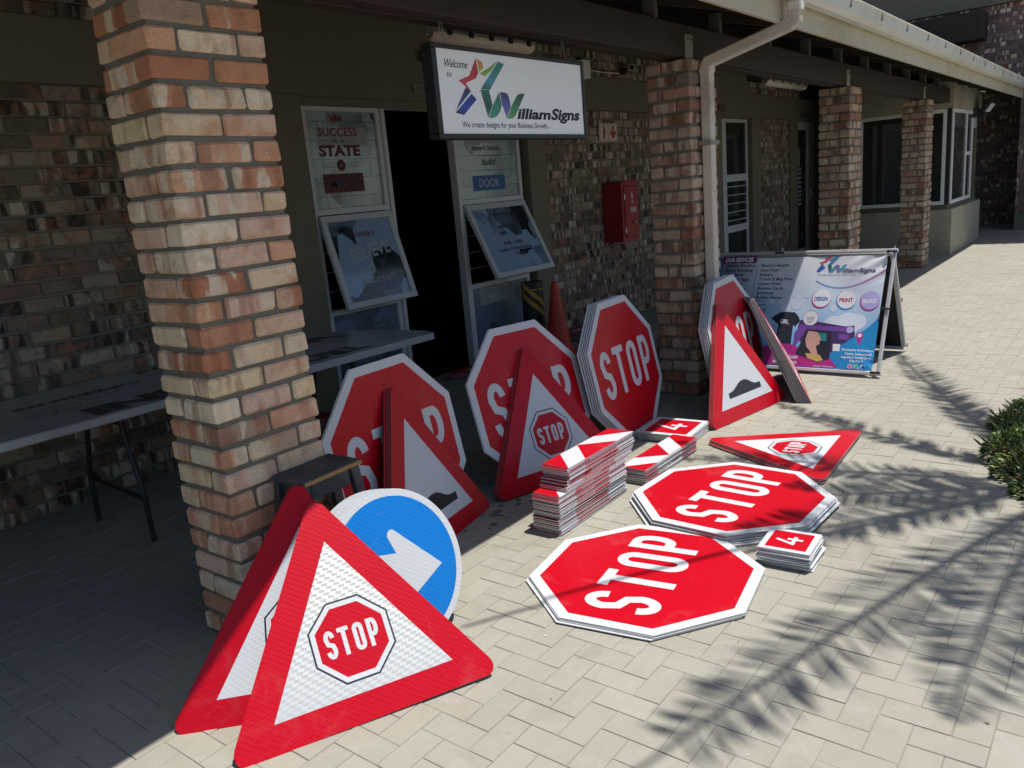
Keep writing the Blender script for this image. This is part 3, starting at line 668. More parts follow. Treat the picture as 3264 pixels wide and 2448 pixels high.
# hanging shop sign
def polyT(mb, pts, mat, z=.0005):
    a = sum(pts[i-1][0]*pts[i][1]-pts[i][0]*pts[i-1][1] for i in range(len(pts)))
    if a < 0: pts = pts[::-1]
    mb.poly([(x, y, z) for x, y in pts], mat)
def grad(name, c0, c1, c2, ang, lo=0.0, hi=1.0, ox=0, oy=0, size=.2):
    """printed metallic ribbon colour: three stops along a direction in object space"""
    m = newmat(name, c1, .35); t = N(m, 'ShaderNodeTexCoord'); mp = N(m, 'ShaderNodeMapping'); mp.vector_type = 'TEXTURE'
    mp.inputs['Location'].default_value = (ox, oy, 0); mp.inputs['Rotation'].default_value = (0, 0, ang); mp.inputs['Scale'].default_value = (size,)*3
    Lk(m, t.outputs['Object'], mp.inputs[0]); g_ = N(m, 'ShaderNodeTexGradient'); Lk(m, mp.outputs[0], g_.inputs[0])
    Lk(m, ramp(m, g_.outputs['Fac'], [(0, c0), (.5, c1), (1, c2)]), B(m).inputs['Base Color']); return m
LOGO = dict(
 red=[(0.308,0.363),(0.319,0.299),(0.296,0.272),(0.221,0.248),(0.253,0.214),(0.218,0.233),(0.171,0.258),(0.251,0.282)],
 yel=[(0.315,0.361),(0.354,0.348),(0.361,0.321),(0.324,0.302)],
 lime=[(0.328,0.296),(0.417,0.333),(0.472,0.362),(0.414,0.312),(0.366,0.286)],
 teal=[(0.475,0.358),(0.523,0.351),(0.395,0.225),(0.328,0.227)],
 grn=[(0.323,0.225),(0.388,0.224),(0.406,0.157),(0.364,0.098)],
 mint=[(0.464,0.218),(0.479,0.161),(0.462,0.13),(0.439,0.109),(0.407,0.098),(0.368,0.096),(0.408,0.155)],
 vio=[(0.47,0.218),(0.51,0.218),(0.528,0.213),(0.539,0.203),(0.55,0.155),(0.51,0.097),(0.483,0.157)],
 gr2=[(0.676,0.219),(0.638,0.218),(0.615,0.212),(0.596,0.197),(0.551,0.15),(0.513,0.095),(0.55,0.097),(0.568,0.102),(0.584,0.112)],
 dk=[(0.218,0.231),(0.253,0.214),(0.13,0.123)],
 blu=[(0.256,0.203),(0.289,0.178),(0.187,0.106),(0.13,0.116)])
LC = dict(red=((.30,.01,.10),(.62,.03,.05),(.45,.01,.02)), yel=((.6,.45,.04),(.55,.2,.03),(.5,.03,.02)), lime=((.25,.42,.04),(.15,.38,.05),(.03,.12,.03)),
 teal=((.01,.04,.05),(.05,.30,.38),(.02,.22,.17)), grn=((.02,.25,.12),(.01,.06,.04),(.02,.15,.09)), mint=((.04,.32,.18),(.02,.25,.18),(.03,.16,.12)),
 vio=((.25,.22,.45),(.10,.09,.40),(.02,.02,.08)), gr2=((.10,.42,.10),(.04,.25,.10),(.01,.09,.05)), dk=((.005,.005,.02),(.05,.05,.2),(.02,.02,.07)), blu=((.01,.01,.10),(.02,.05,.42),(.01,.02,.2)))
LM_ = {k: grad('logo_'+{'red':'red','yel':'yellow','lime':'lime','teal':'teal','grn':'green','mint':'mint','vio':'violet','gr2':'leaf_green','dk':'navy','blu':'blue'}[k], *v, R(70), ox=min(p[0] for p in LOGO[k]), oy=min(p[1] for p in LOGO[k]), size=.13) for k, v in LC.items()}
m_ink = flat('black_print', (.012, .012, .03)); m_signface = varied('white_sign_face', (.84, .87, .90), .35, .03, 3, .4)
def logo(mb, T2, z=.0005, mats=LM_):
    for k, pts in LOGO.items():
        pp = [T2(*p) for p in pts]; polyT(mb, pp, mats[k], z)
sg = empty('hanging_shop_sign', (1.37, .1, 1.795), 'black framed white sign with a ribbon star logo hanging from the beam', 'sign')
ROT = Matrix(((1, 0, 0), (0, 0, -1), (0, 1, 0)))   # local xy -> world xz, local z -> -Y
def setM(o, M3, loc): 
    m4 = M3.to_4x4(); m4.translation = Vector(loc); o.matrix_world = m4
setM(sg, ROT, (1.37, .10, 1.795))
W_, H_ = 1.235, .408
mb = MB(); t = .032
mb.rbox((0, 0, -.06), (W_, t*.7, .008), m_blackp, .003); mb.rbox((0, H_-.02, -.06), (W_, H_, .008), m_blackp, .003); mb.rbox((0, t*.7, -.059), (t, H_-.02, .0075), m_blackp, .003); mb.rbox((W_-t*.7, t*.7, -.059), (W_, H_-.02, .0075), m_blackp, .003)
mb.build('frame', sg)
mb = MB(); mb.box((t, t*.7, -.05), (W_-t*.7, H_-.02, 0), m_signface); logo(mb, lambda a, b: (a, b))
text(mb, 'Welcome', .074, .312, .165, .034, m_ink, .0007, shear=.35, bold=.006, rise=0); text(mb, 'to', .09, .271, .034, .024, m_ink, .0007, shear=.35, bold=.006)
text(mb, 'illiam', .597, .098, .288, .047, m_ink, .0007, shear=.40, bold=.038); text(mb, 'Signs', .893, .098, .272, .052, m_ink, .0008, shear=.40, bold=.038)
text(mb, 'We create designs for your Business Growth...', .168, .052, .71, .026, m_ink, .0007, bold=.006); mb.build('face', sg)
for x in (.12, 1.10):
    mb = MB(); mb.tube([(x, H_-.004, -.05), (x-.01, H_+.10, -.03), (x+.004, H_+.10, -.03), (x+.04, H_-.004, -.05)], .0015, m_galv, 5); mb.build('hanging_wire', sg)
# fire hydrant sign and hose cabinet
fs = MB(); Tf = wall_T(YW-.028); fs.box((6.35, YW-.026, 1.995), (6.535, YW-.012, 2.185), flat('cream_sign', (.60, .55, .45))); fs.box((6.54, YW-.026, 1.995), (6.725, YW-.012, 2.185), flat('cream_sign', (.60, .55, .45)))
for a in (6.36, 6.55):
    for b in ((a, 2.005, a+.165, 2.009), (a, 2.171, a+.165, 2.175), (a, 2.009, a+.004, 2.171), (a+.161, 2.009, a+.165, 2.171)): box2(fs, Tf, *b, m_red_print)
box2(fs, Tf, 6.42, 2.02, 6.465, 2.11, m_red_print); disc2(fs, Tf, 6.4425, 2.11, .022, m_red_print, .0006); box2(fs, Tf, 6.43, 2.13, 6.452, 2.15, m_red_print); fs.stroke([(0, 0), (0, 0)], .0, 0, m_red_print) if False else None
fs.faces([Tf(*p, .0006) for p in [(6.40, 2.145), (6.43, 2.158), (6.47, 2.155), (6.485, 2.12), (6.48, 2.07), (6.475, 2.07), (6.478, 2.118), (6.466, 2.147), (6.43, 2.15)]], [tuple(range(9))[::-1]], m_red_print)
fs.faces([Tf(*p, .0006) for p in [(6.632, 2.015), (6.70, 2.085), (6.68, 2.11), (6.652, 2.085), (6.652, 2.16), (6.612, 2.16), (6.612, 2.085), (6.585, 2.11), (6.565, 2.085)]], [tuple(range(9))], m_red_print)
tag(fs.build('fire_extinguisher_sign'), 'pair of small cream signs, red extinguisher and red arrow, above the red cabinet', 'sign')
fc = empty('fire_cabinet', (6.53, 2.2, .9), 'red fire extinguisher cabinet with two white hinges on the brick wall', 'fire cabinet')
def fpart(mb, name, **k): o = mb.build(name, fc, **k); o.matrix_parent_inverse = Matrix.Translation(-Vector(fc.location)); return o
mb = MB(); prof = [(6.36, .905), (6.72, .905), (6.72, 1.52)]+[(6.54+.18*math.cos(R(a)), 1.52+.045*math.sin(R(a))) for a in range(15, 180, 15)]+[(6.36, 1.52)]
n = len(prof); vs = [(x, 2.06, z) for x, z in prof]+[(x, 2.30, z) for x, z in prof]
mb.faces(vs, [tuple(range(n)), tuple(range(n, 2*n))[::-1]]+[(i+n, (i+1) % n+n, (i+1) % n, i) for i in range(n)], m_redbox); fpart(mb, 'body')
mb = MB(); mb.rbox((6.41, 2.045, .95), (6.70, 2.058, 1.50), m_redbox, .006); Tc = wall_T(2.0445)
text(mb, 'FIRE', 6.515, 1.215, .135, .055, flat('white_print', (.62, .6, .58)), .0006, bold=.01, T=Tc)
wp = flat('white_print', (.62, .6, .58)); box2(mb, Tc, 6.55, 1.36, 6.572, 1.43, wp); box2(mb, Tc, 6.555, 1.31, 6.568, 1.345, wp); box2(mb, Tc, 6.545, 1.33, 6.58, 1.338, wp); fpart(mb, 'door')
mb = MB(); mb.tube([(6.58, 2.044, 1.11), (6.58, 2.02, 1.11)], .018, m_galv, 12); fpart(mb, 'handle')
for z in (1.36, 1.0): mb = MB(); mb.rbox((6.385, 2.040, z), (6.405, 2.0445, z+.06), m_white, .002); fpart(mb, 'hinge')

# ------------------------------------------------------------------ far building closing the courtyard
far = empty('end_building', (17, 0, 0), 'tall dark brick building closing the far end of the courtyard', 'building')
def farpart(mb, name): o = mb.build(name, far); o.matrix_parent_inverse = Matrix.Translation(-Vector(far.location)); return o
def yz_bricks(mb, y0, y1, z0, z1, x, mat, seed):
    random.seed(seed); h = .0852; n = round((z1-z0)/h); h = (z1-z0)/n; L = .2155; mb.box((x+.006, y0, z0), (x+.3, y1, z1), m_mortar)
    for c in range(n):
        yy_ = y0-(L/2 if c % 2 else 0)
        while yy_ < y1-.01:
            a = max(yy_, y0)+.005; b = min(yy_+L, y1)-.005; yy_ += L
            if b-a < .02: continue
            z = z0+c*h+.006; mb.rbox((x-.001, a, z), (x+.04, b, z+h-.012), mat, .002, .001)
m_fbrick = brick_mat('violet_brown_brick', [(0, (.17, .12, .12)), (.3, (.21, .15, .14)), (.6, (.13, .10, .10)), (.8, (.26, .20, .19))], .4, .6)
mb = MB(); yz_bricks(mb, -7.0, -.46, .30, 4.16, 17.0, m_fbrick, 31); farpart(mb, 'brick_wall')
mb = MB(); yz_bricks(mb, -.46, 3.0, 2.75, 4.16, 17.0, m_fbrick, 32); farpart(mb, 'brick_wall')
mb = MB(); yz_bricks(mb, -.46, 6.0, 0, 2.75, 18.6, m_fbrick, 33); mb.box((17.31, -.46, 2.752), (18.6, 6, 2.8), m_blackp); mb.box((17.31, -.56, 0), (18.9, -.461, 2.80), m_plaster); farpart(mb, 'passage_wall')
mb = MB(); mb.box((16.98, -7, 0), (17.25, -.46, .299), m_plaster); farpart(mb, 'plinth')
mb = MB(); mb.box((16.93, -8, 4.162), (17.3, 6, 4.85), m_plaster); farpart(mb, 'plaster_band')
mb = MB(); mb.rbox((16.5, .14, 3.55), (16.99, 4.0, 4.05), m_timber, .01); farpart(mb, 'dark_slab')  # plain dark slab in front of the wall, just under the plaster band
mb = MB(); prof = []; y = -8.0
while y < 6: prof += [(y, 0), (y+.06, 0), (y+.09, -.05), (y+.15, -.05)]; y += .18
vs = [(17.0+d, a, 4.852) for a, d in prof]+[(17.0+d, a, 11.0) for a, d in prof]; n = len(prof)
mb.faces(vs, [(i+1, i, i+n, i+1+n) for i in range(n-1)], varied('dark_red_cladding', (.05, .03, .035), .6)); mb.box((17.1, -8, 4.9), (17.3, 6, 10.99), m_black); farpart(mb, 'ribbed_cladding')

# ------------------------------------------------------------------ SIGN PLATES
def octpts(af, s=1.0):
    r_ = af/2/math.cos(math.pi/8)*s
    return [(r_*math.cos(R(a)), af/2+r_*math.sin(R(a))) for a in (-22.5+45*k for k in range(8))]
def rtri(L, rad, cy=None, s=1.0, n=6):
    h = L*math.sqrt(3)/2; c = (0, h/3); C = [(-L/2, 0), (L/2, 0), (0, h)]; out = []
    C = [(c[0]+(x-c[0])*s, c[1]+(y-c[1])*s) for x, y in C]
    if rad <= 0: return C
    for i, (x, y) in enumerate(C):
        d = Vector((c[0]-x, c[1]-y)).normalized(); ctr = Vector((x, y))+d*rad*2; a0 = {0: 150, 1: 270, 2: 30}[i]
        for k in range(n+1): a = R(a0+120*k/n); out.append((ctr.x+rad*math.cos(a), ctr.y+rad*math.sin(a)))
    return out
AF = .862; TH = .003
def stop_oct(face=True):
    mb = MB(); mb.prism(octpts(AF), 0, TH, S_WHITE, S_BACK)
    polyT(mb, octpts(AF, .905), S_RED, TH+.0004)
    letters(mb, 'STOP', -.320, AF/2-.147, .65, .295, .043, S_WHITE, TH+.0008)
    return mb
def small_stop(mb, cy, z):
    """little stop sign with a black outline printed on the warning triangle"""
    for af, mat, dz in ((.270, S_BLACK, 0), (.258, S_WHITE, .0002), (.226, S_RED, .0004)):
        polyT(mb, [(x, y-af/2+cy) for x, y in octpts(af)], mat, z+dz)
    letters(mb, 'STOP', -.090, cy-.046, .180, .092, .0140, S_WHITE, z+.0006)
def tri_plate(kind, white=None, th=.003, core=None):
    """rounded triangle; core = dark board edge with a thin pale skin on top"""
    mb = MB(); L = .90; TH = th
    if core:
        P_ = rtri(L, .032); n = len(P_); mb.poly([(x, y, th) for x, y in P_], S_RED); mb.poly([(x, y, 0) for x, y in P_], core, True)
        for z0, z1, mt in ((0, th*.8, core), (th*.8, th, S_BACK)):
            mb.faces([(x, y, z0) for x, y in P_]+[(x, y, z1) for x, y in P_], [(i, (i+1) % n, (i+1) % n+n, i+n) for i in range(n)], mt)
    else: mb.prism(rtri(L, .032), 0, th, S_RED, S_BACK)
    polyT(mb, rtri(L, 0, s=.66), white or S_WHITE, TH+.0004)
    if kind == 'stop': small_stop(mb, .262, TH+.0008)
    if kind == 'bump':
        pts = [(-.182, .143), (-.182, .179), (-.150, .181), (-.118, .188), (-.085, .203), (-.055, .218), (-.02, .229), (.015, .231), (.045, .226), (.075, .211), (.098, .196), (.118, .187), (.145, .182), (.187, .181), (.187, .143)]
        polyT(mb, pts, S_BLACK, TH+.0008)
    return mb
def arrow_disc():
    mb = MB(); r_ = .30; n = 64
    mb.prism([(r_*math.cos(6.2832*k/n), r_+r_*math.sin(6.2832*k/n)) for k in range(n)], 0, TH, S_WHITE, S_BACK)
    polyT(mb, [(r_*.91*math.cos(6.2832*k/n), r_+r_*.91*math.sin(6.2832*k/n)) for k in range(n)], S_BLUE, TH+.0004)
    tip = Vector((.654, -.178)); d = Vector((.970, -.242)).normalized(); nn = Vector((-d.y, d.x)); P_ = lambda a, b: tip - d*a + nn*b
    outl = [P_(0, 0), P_(.70, .505), P_(.75, .50), P_(.785, .46), P_(.79, .42), P_(.68, .207), P_(1.42, .207), P_(1.42, -.207), P_(.68, -.207), P_(.79, -.42), P_(.785, -.46), P_(.75, -.50), P_(.70, -.505)]
    polyT(mb, [(p.x*r_, r_+p.y*r_) for p in outl], S_WHITE, TH+.0008)
    return mb
def pose(ox, oy, yaw, lean, roll=0.0, cent=0.0, off=0.0, slide=(0, 0), zero=0.0):
    r_ = Vector((math.cos(yaw), math.sin(yaw), 0)); back = Vector((-math.sin(yaw), math.cos(yaw), 0))
    u_ = Vector((0, 0, math.cos(lean))) + back*math.sin(lean); n_ = r_.cross(u_)
    M3 = Matrix((r_, u_, n_)).transposed().to_4x4()
    M4 = Matrix.Translation(Vector((ox, oy, zero))) @ M3 @ Matrix.Translation((slide[0], slide[1], -off)) @ Matrix.Translation((0, cent, 0)) @ Matrix.Rotation(roll, 4, 'Z') @ Matrix.Translation((0, -cent, 0))
    return M4
def leaning(name, meshf, n, ps, labels, cat, group, gap=.006, jit=.006, cent=.43, seed=1, backx=0.0, edge=None, scale=1.0, fan=0.0):
    random.seed(seed); first = None
    for i in range(n):
        if first is None:
            mbx = meshf()
            o = first = mbx.build(name)
        else: o = first.copy(); col.objects.link(o)
        ox, oy, yaw, lean, roll = ps
        # plates behind: foot a little further back so that each really rests on the ground
        dn = gap*i/math.cos(lean)
        bx, by = -math.sin(yaw)*dn, math.cos(yaw)*dn
        jx = random.uniform(-jit, jit) if i else 0; jr = random.uniform(-.006, .006) if i else 0
        o.matrix_world = pose(ox+bx+math.cos(yaw)*(jx+backx*i), oy+by+math.sin(yaw)*(jx+backx*i), yaw, lean-fan*i, roll+jr*.6, cent, zero=TH*math.sin(lean)+.001) @ Matrix.Diagonal((scale, scale, 1, 1))
        tag(o, labels[0] if i == 0 else labels[1], cat, group)
    return first
G_LEAN = 'road signs leaning in stacks against the shopfront'
leaning('warning_triangle', lambda: tri_plate('stop', S_PRISM), 4, (-.050, -.673, R(-26.9), R(38.7), R(1.4)),
        ['large triangular stop ahead sign nearest the camera, glinting in full sun', 'triangular sign edge hidden directly behind the nearest glinting triangle'], 'road sign', 'triangles in the nearest stack', .0045, .004, .26, scale=.965)
leaning('warning_triangle', lambda: tri_plate('stop'), 4, (-.133, -.474, R(-45.5), R(33.5), R(1.5)),
        ['triangular sign half hidden behind the nearest triangle, at its left', 'triangular sign edge just behind the half hidden left triangle'], 'road sign', 'triangles in the left stack', .0045, .004, .26, scale=.98)
leaning('blue_arrow_sign', arrow_disc, 9, (.332, -.515, R(-5.9), R(18.5), 0),
        ['front round blue sign with a white arrow, leaning behind the nearest triangle', 'round plate behind the blue arrow sign, only its white rim showing'], 'road sign', 'round plates in the blue arrow stack', .0055, .006, .285, 3, -.005, scale=.952)
leaning('stop_sign', stop_oct, 2, (.989, .101, R(4.8), R(10.7), R(-.4)),
        ['octagonal stop sign right of the black stool, behind the left bump triangle', 'stop sign plate hidden right behind the one beside the stool'], 'stop sign', 'stop signs beside the stool')
leaning('bump_sign', lambda: tri_plate('bump', th=.0058, core=S_DARKEDGE), 6, (1.036, -.001, R(12.0), R(16.5), R(-1.3)),
        ['front triangular speed bump sign leaning on the stop sign beside the stool', 'triangle edge behind the front bump sign by the stool'], 'road sign', 'triangles leaning by the stool', .0064, .004, .26, 5, -.0028)
leaning('stop_sign', stop_oct, 2, (1.964, .043, R(-6.4), R(15.6), R(-1.1)),
        ['middle octagonal stop sign, behind the shaded stop ahead triangle', 'stop sign plate hidden right behind the middle one'], 'stop sign', 'stop signs in the middle')
leaning('warning_triangle', lambda: tri_plate('stop', th=.0058, core=S_DARKEDGE), 6, (1.926, -.059, R(-14.6), R(21.5), R(-1.0)),
        ['shaded triangular stop ahead sign in front of the middle stop sign', 'triangle edge behind the shaded stop ahead triangle'], 'road sign', 'triangles leaning in the middle', .0064, .003, .26, 6, -.0028)
leaning('stop_sign', stop_oct, 5, (2.831, -.039, R(3.2), R(11.5), R(.5)),
        ['front fully visible stop sign of the stack standing left of the second pillar', 'stop sign plate edge behind the fully visible stop sign left of the second pillar'], 'stop sign', 'stop signs in the stack left of the second pillar', .010, .004, .43, 7, -.0095)
leaning('stop_sign', stop_oct, 6, (3.747, -.371, R(1.7), R(10.8), R(2.4)),
        ['front stop sign of the stack leaning on the white downpipe', 'stop sign plate edge in the stack leaning on the downpipe'], 'stop sign', 'stop signs leaning on the downpipe', .0085, .004, .43, 8, -.008)
leaning('bump_sign', lambda: tri_plate('bump', th=.0050, core=S_DARKEDGE), 4, (3.447, -.503, R(-10.3), R(18.4), 0),
        ['front triangular speed bump sign in sun beside the second pillar', 'red triangle edge behind the sunlit bump sign'], 'road sign', 'triangles behind the sunlit bump sign', .0062, .003, .26, 9, -.003)
leaning('warning_triangle', lambda: tri_plate('stop', th=.0085, core=S_BLKEDGE), 9, (4.19, -.598, R(23.5), R(27.4), R(4.7)),
        ['outermost of the triangles seen edge-on in front of the banner', 'triangle seen edge-on in the stack in front of the banner'], 'road sign', 'triangles seen edge-on before the banner', .0100, .003, .26, 10, .0, fan=.0072)

def flatstack(name, meshf, n, cx, cy, rot, labels, cat, group, th, jit=.004, rj=.004, seed=1, center=(0, 0), z0=.001, drift=None, alts=None):
    """plates lying flat on one another; mesh local xy -> ground"""
    random.seed(seed); first = None
    for i in range(n):
        top = (i == n-1)
        if first is None:
            first = o = meshf().build(name)
            if alts:
                am = []
                for q in alts: t_ = q().build(name); am.append(t_.data); bpy.data.objects.remove(t_)
        else:
            o = first.copy(); col.objects.link(o)
            if alts and not top and random.random() < .38: o.data = random.choice(am)
        dx, dy = (drift(i, n) if drift else (0, 0))
        jx, jy, jr = (0, 0, 0) if top else (random.uniform(-jit, jit), random.uniform(-jit, jit), random.uniform(-rj, rj))
        o.matrix_world = Matrix.Translation((cx+dx+jx, cy+dy+jy, z0+i*th)) @ Matrix.Rotation(rot+jr, 4, 'Z') @ Matrix.Translation((-center[0], -center[1], 0))
        tag(o, labels[0] if top else labels[1], cat, group)
flatstack('stop_sign', stop_oct, 5, 1.154, -.960, R(9.3), ['nearest stop sign lying flat on the paving, on top of its stack', 'plate edge under the nearest flat stop sign'],
          'stop sign', 'stop signs in the near flat stack', .0042, .006, .012, 2, (0, AF/2), drift=lambda i, n: ((n-1-i)*-.003, (n-1-i)*.001))
def dr2(i, n): return (-.030, .006) if i < 3 else ((.014, -.012) if i < 5 else ((-.006, .004) if i < 8 else (0, 0)))
flatstack('stop_sign', stop_oct, 11, 1.999, -.966, R(-2.2), ['farther stop sign lying flat, on top of the thicker stack', 'plate edge under the farther flat stop sign'],
          'stop sign', 'stop signs in the far flat stack', .0041, .008, .02, 4, (0, AF/2), drift=dr2)
# flat warning triangles: corners (2.784,-.524) (3.282,-1.212) (2.376,-1.259)
flatstack('warning_triangle', lambda: tri_plate('stop'), 6, 2.815, -.998, R(2.9)+R(0), ['triangular stop ahead sign lying flat on the paving, on top of its stack', 'triangle edge under the flat stop ahead triangle'],
          'road sign', 'triangles in the flat stack', .0055, .005, .01, 5, (0, .9*math.sqrt(3)/6), drift=lambda i, n: ((n-1-i)*-.002, (n-1-i)*.001))
def four(sz, border):
    def f():
        mb = MB(); h = sz/2; mb.prism([(-h, -h), (h, -h), (h, h), (-h, h)], 0, .003, S_WHITE, m_alum_l); k = h-border
        polyT(mb, [(-k, -k), (k, -k), (k, k), (-k, k)], S_RED, .0034)
        letters(mb, '4', -sz*.19, -sz*.24, sz*.38, sz*.50, sz*.075, S_WHITE, .0038); return mb
    return f
flatstack('number_plate_sign', four(.338, .035), 12, 2.862, -.235, R(4.5), ['larger red number 4 plate on top of its stack by the leaning stop signs', 'bare plate edge under the larger number 4 plate'],
          'sign plate', 'plates under the larger number 4', .0046, .004, .012, 6, drift=lambda i, n: ((n-1-i)*.0015, 0))
flatstack('number_plate_sign', four(.203, .022), 15, 1.568, -1.395, R(4), ['smaller red number 4 plate on top of its stack, nearest the palm shadows', 'bare plate edge under the smaller number 4 plate'],
          'sign plate', 'plates under the smaller number 4', .0052, .006, .05, 7, drift=lambda i, n: (.012, -.004) if i < 5 else ((-.006, .003) if i < 8 else (0, 0)))
def delin(flip=False, foil=()):
    def f():
        mb = MB(); L, W = .60, .148; mb.prism([(0, 0), (L, 0), (L, W), (0, W)], 0, .0042, S_WHITE, m_alum_l)
        P_ = [[(0, 0), (0, W), (.150, W)], [(.300, W), (.142, 0), (.435, 0)], [(.449, W), (L, W), (L, .008)]]
        if flip: P_ = [[(0, 0), (.135, 0), (0, W*.9)], [(.148, W), (.271, 0), (.411, W)][::1], [(.551, W), (.413, 0), (L, 0), (L, W)]]
        for p in P_: polyT(mb, p, S_RED, .0046)
        # strip of red foil wrapped over part of the long edge
        for a, b in foil: mb.poly([(a, -.0004, .0002), (b, -.0004, .0002), (b, -.0004, .004), (a, -.0004, .004)], S_RED)
        return mb
    return f
random.seed(21)
JX = [random.choice([-1, 1])*random.uniform(0, .008) for _ in range(60)]
def ddr(i, n):
    h = i/n; base = 0 if h < .28 else (.006 if h < .62 else (.075 if h < .70 else (.095 if h < .78 else (.110 if h < .9 else .100))))
    return (base+JX[i], (0 if h < .62 else .004)+JX[-i-1]*.35)
flatstack('marker_plate', delin(), 44, 1.312, -.443, 0, ['topmost red and white chevron plate of the tall stack', 'plate edge inside the tall stack of chevron marker plates'],
          'marker plate', 'chevron plates in the tall stack', .0067, .002, .006, 8, (0, 0), drift=lambda i, n: (.108, .004) if i == n-1 else ddr(i, n), alts=[delin(False, f) for f in (((.02, .20),), ((.30, .44),), ((.44, .60),))])
flatstack('marker_plate', delin(True), 14, 2.035, -.488, R(-.5), ['topmost red and white chevron plate of the low stack behind the tall one', 'plate edge inside the low stack of chevron marker plates'],
          'marker plate', 'chevron plates in the low stack', .0060, .004, .006, 9, (0, 0), alts=[delin(True, f) for f in (((.02, .22),), ((.30, .38),))])
# dark stacks of triangles lying by the wall
flatstack('warning_triangle', lambda: tri_plate('stop'), 9, 5.62, 1.98, R(178), ['triangle on top of the dark stack lying right of the orange cone', 'triangle edge in the dark stack right of the orange cone'],
          'road sign', 'triangles lying right of the cone', .012, .012, .02, 12, (0, .26))
flatstack('warning_triangle', lambda: tri_plate('stop'), 6, 3.98, 2.02, R(184), ['triangle on top of the dark stack lying at the shop door', 'triangle edge in the dark stack at the shop door'],
          'road sign', 'triangles lying at the shop door', .011, .012, .02, 13, (0, .26))
flatstack('warning_triangle', lambda: tri_plate('bump'), 7, 2.42, 1.95, R(175), ['triangle on top of the dark stack lying behind the near pillar and stool', 'triangle edge in the dark stack behind the near pillar'],
          'road sign', 'triangles lying behind the near pillar', .012, .012, .02, 14, (0, .26))

# ------------------------------------------------------------------ banner frame
bf = empty('banner_stand', (4.9, 0, 0), 'A-shaped aluminium banner stand with a printed services banner, beyond the signs', 'banner')
sl3 = Vector((.43, 0, .85)).normalized()
BM = Matrix((Vector((0, -1, 0)), sl3, Vector((0, -1, 0)).cross(sl3))).transposed()   # u to the right (-Y), t up the slant, n towards the camera
BO = Vector((4.62, .72, .02)); BW, BH = 1.71, .965
def bplace(o, dz=0.0):
    o.parent = bf; m4 = BM.to_4x4(); m4.translation = BO + BM.col[2]*dz; o.matrix_parent_inverse = Matrix.Translation(-Vector(bf.location)); o.matrix_basis = m4
random.seed(4)
def bcol(u, t):
    """printed background: grey-white sky turning blue, blue strip at the left, soft clouds"""
    def lerp(a, b, k): k = max(0, min(1, k)); return tuple(x+(y-x)*k for x, y in zip(a, b))
    c = lerp((.16, .42, .74), (.52, .62, .74), (t-.20)/.45)
    c = lerp(c, (.66, .68, .72), (t-.6)/.25)
    c = lerp((.015, .05, .14), c, (u-.30)/.45) if t > .2 else c
    c = lerp(c, (.22, .36, .52), max(0, 1-abs(u-.75)/.35)*max(0, 1-abs(t-.45)/.22)*.8)
    cl = math.sin(u*9+1.3)*math.sin(t*11+u*5)+.5*math.sin(u*23)*math.sin(t*19)
    if .3 < t < .62: c = lerp(c, (.72, .76, .82), max(0, cl)*.35)
    return c
mv = newmat('printed_banner_vinyl', (1, 1, 1), .42, .4); at = N(mv, 'ShaderNodeAttribute'); at.attribute_name = 'Col'; Lk(mv, at.outputs['Color'], B(mv).inputs['Base Color'])
nu, nt_ = 100, 56; vs = []; cols = []
def sag(u, t):
    s = 0.004*math.sin(u*14)*math.sin(t*9)
    e = max(0, 1-(BW-u)/.35)*max(0, 1-(BH-t)/.3); s += .010*math.sin((u*1.1-t*1.6)*38)*e
    e2 = max(0, 1-(BW-u)/.2)*max(0, 1-t/.25); s += .006*math.sin((u+t*1.2)*60)*e2
    s += .006*math.sin(u*5)*max(0, (t-.7))
    return s
u0, u1, t0, t1 = .03, BW-.045, .03, BH-.045
for j in range(nt_+1):
    for i in range(nu+1):
        u = u0+(u1-u0)*i/nu; t = t0+(t1-t0)*j/nt_; vs.append((u, t, .006+sag(u, t))); cols.append(bcol(u, t))
fsx = [(j*(nu+1)+i, j*(nu+1)+i+1, (j+1)*(nu+1)+i+1, (j+1)*(nu+1)+i) for j in range(nt_) for i in range(nu)]
me = bpy.data.meshes.new('banner_print'); me.from_pydata(vs, [], fsx); me.materials.append(mv)
ca = me.color_attributes.new('Col', 'FLOAT_COLOR', 'POINT')
for k, c in enumerate(cols): ca.data[k].color = (*c, 1)
for p in me.polygons: p.use_smooth = True
bo = bpy.data.objects.new('banner_print', me); col.objects.link(bo); bplace(bo)
# artwork on the banner, a few tenths of a millimetre above it
ZB = .012
art = MB()
c_ink = flat('banner_black', (.015, .02, .035)); c_mag = flat('banner_magenta', (.40, .02, .22)); c_cyan = flat('banner_cyan', (.01, .24, .55)); c_wh = flat('banner_white', (.72, .73, .78))
c_lil = flat('banner_lilac', (.42, .38, .70)); c_cl = flat('banner_cloud', (.60, .68, .78)); c_cl2 = flat('banner_pale_cloud', (.55, .62, .74)); c_pur = flat('banner_purple', (.16, .06, .32)); c_dpur = flat('banner_deep_purple', (.05, .03, .12))
c_skin = flat('banner_skin', (.55, .33, .28)); c_teal = flat('banner_teal', (.02, .22, .22)); c_dmag = flat('banner_plum', (.16, .02, .12)); c_blue = flat('banner_blue', (.02, .09, .42)); c_cr = flat('banner_crimson', (.38, .01, .10)); c_yel = flat('banner_gold', (.5, .36, .12))
def P2(pts, mat, z=0.0):
    pts = list(pts); polyT(art, pts, mat, ZB+z)
def disc(u, t, r_, mat, z=0, sx=1.0, n=28): P2([(u+r_*sx*math.cos(6.2832*k/n), t+r_*math.sin(6.2832*k/n)) for k in range(n)], mat, z)
def tx(s, u, t, w_, cap, mat, z=.0012, **k): text(art, s, u, t, w_, cap, mat, ZB+z, **k)
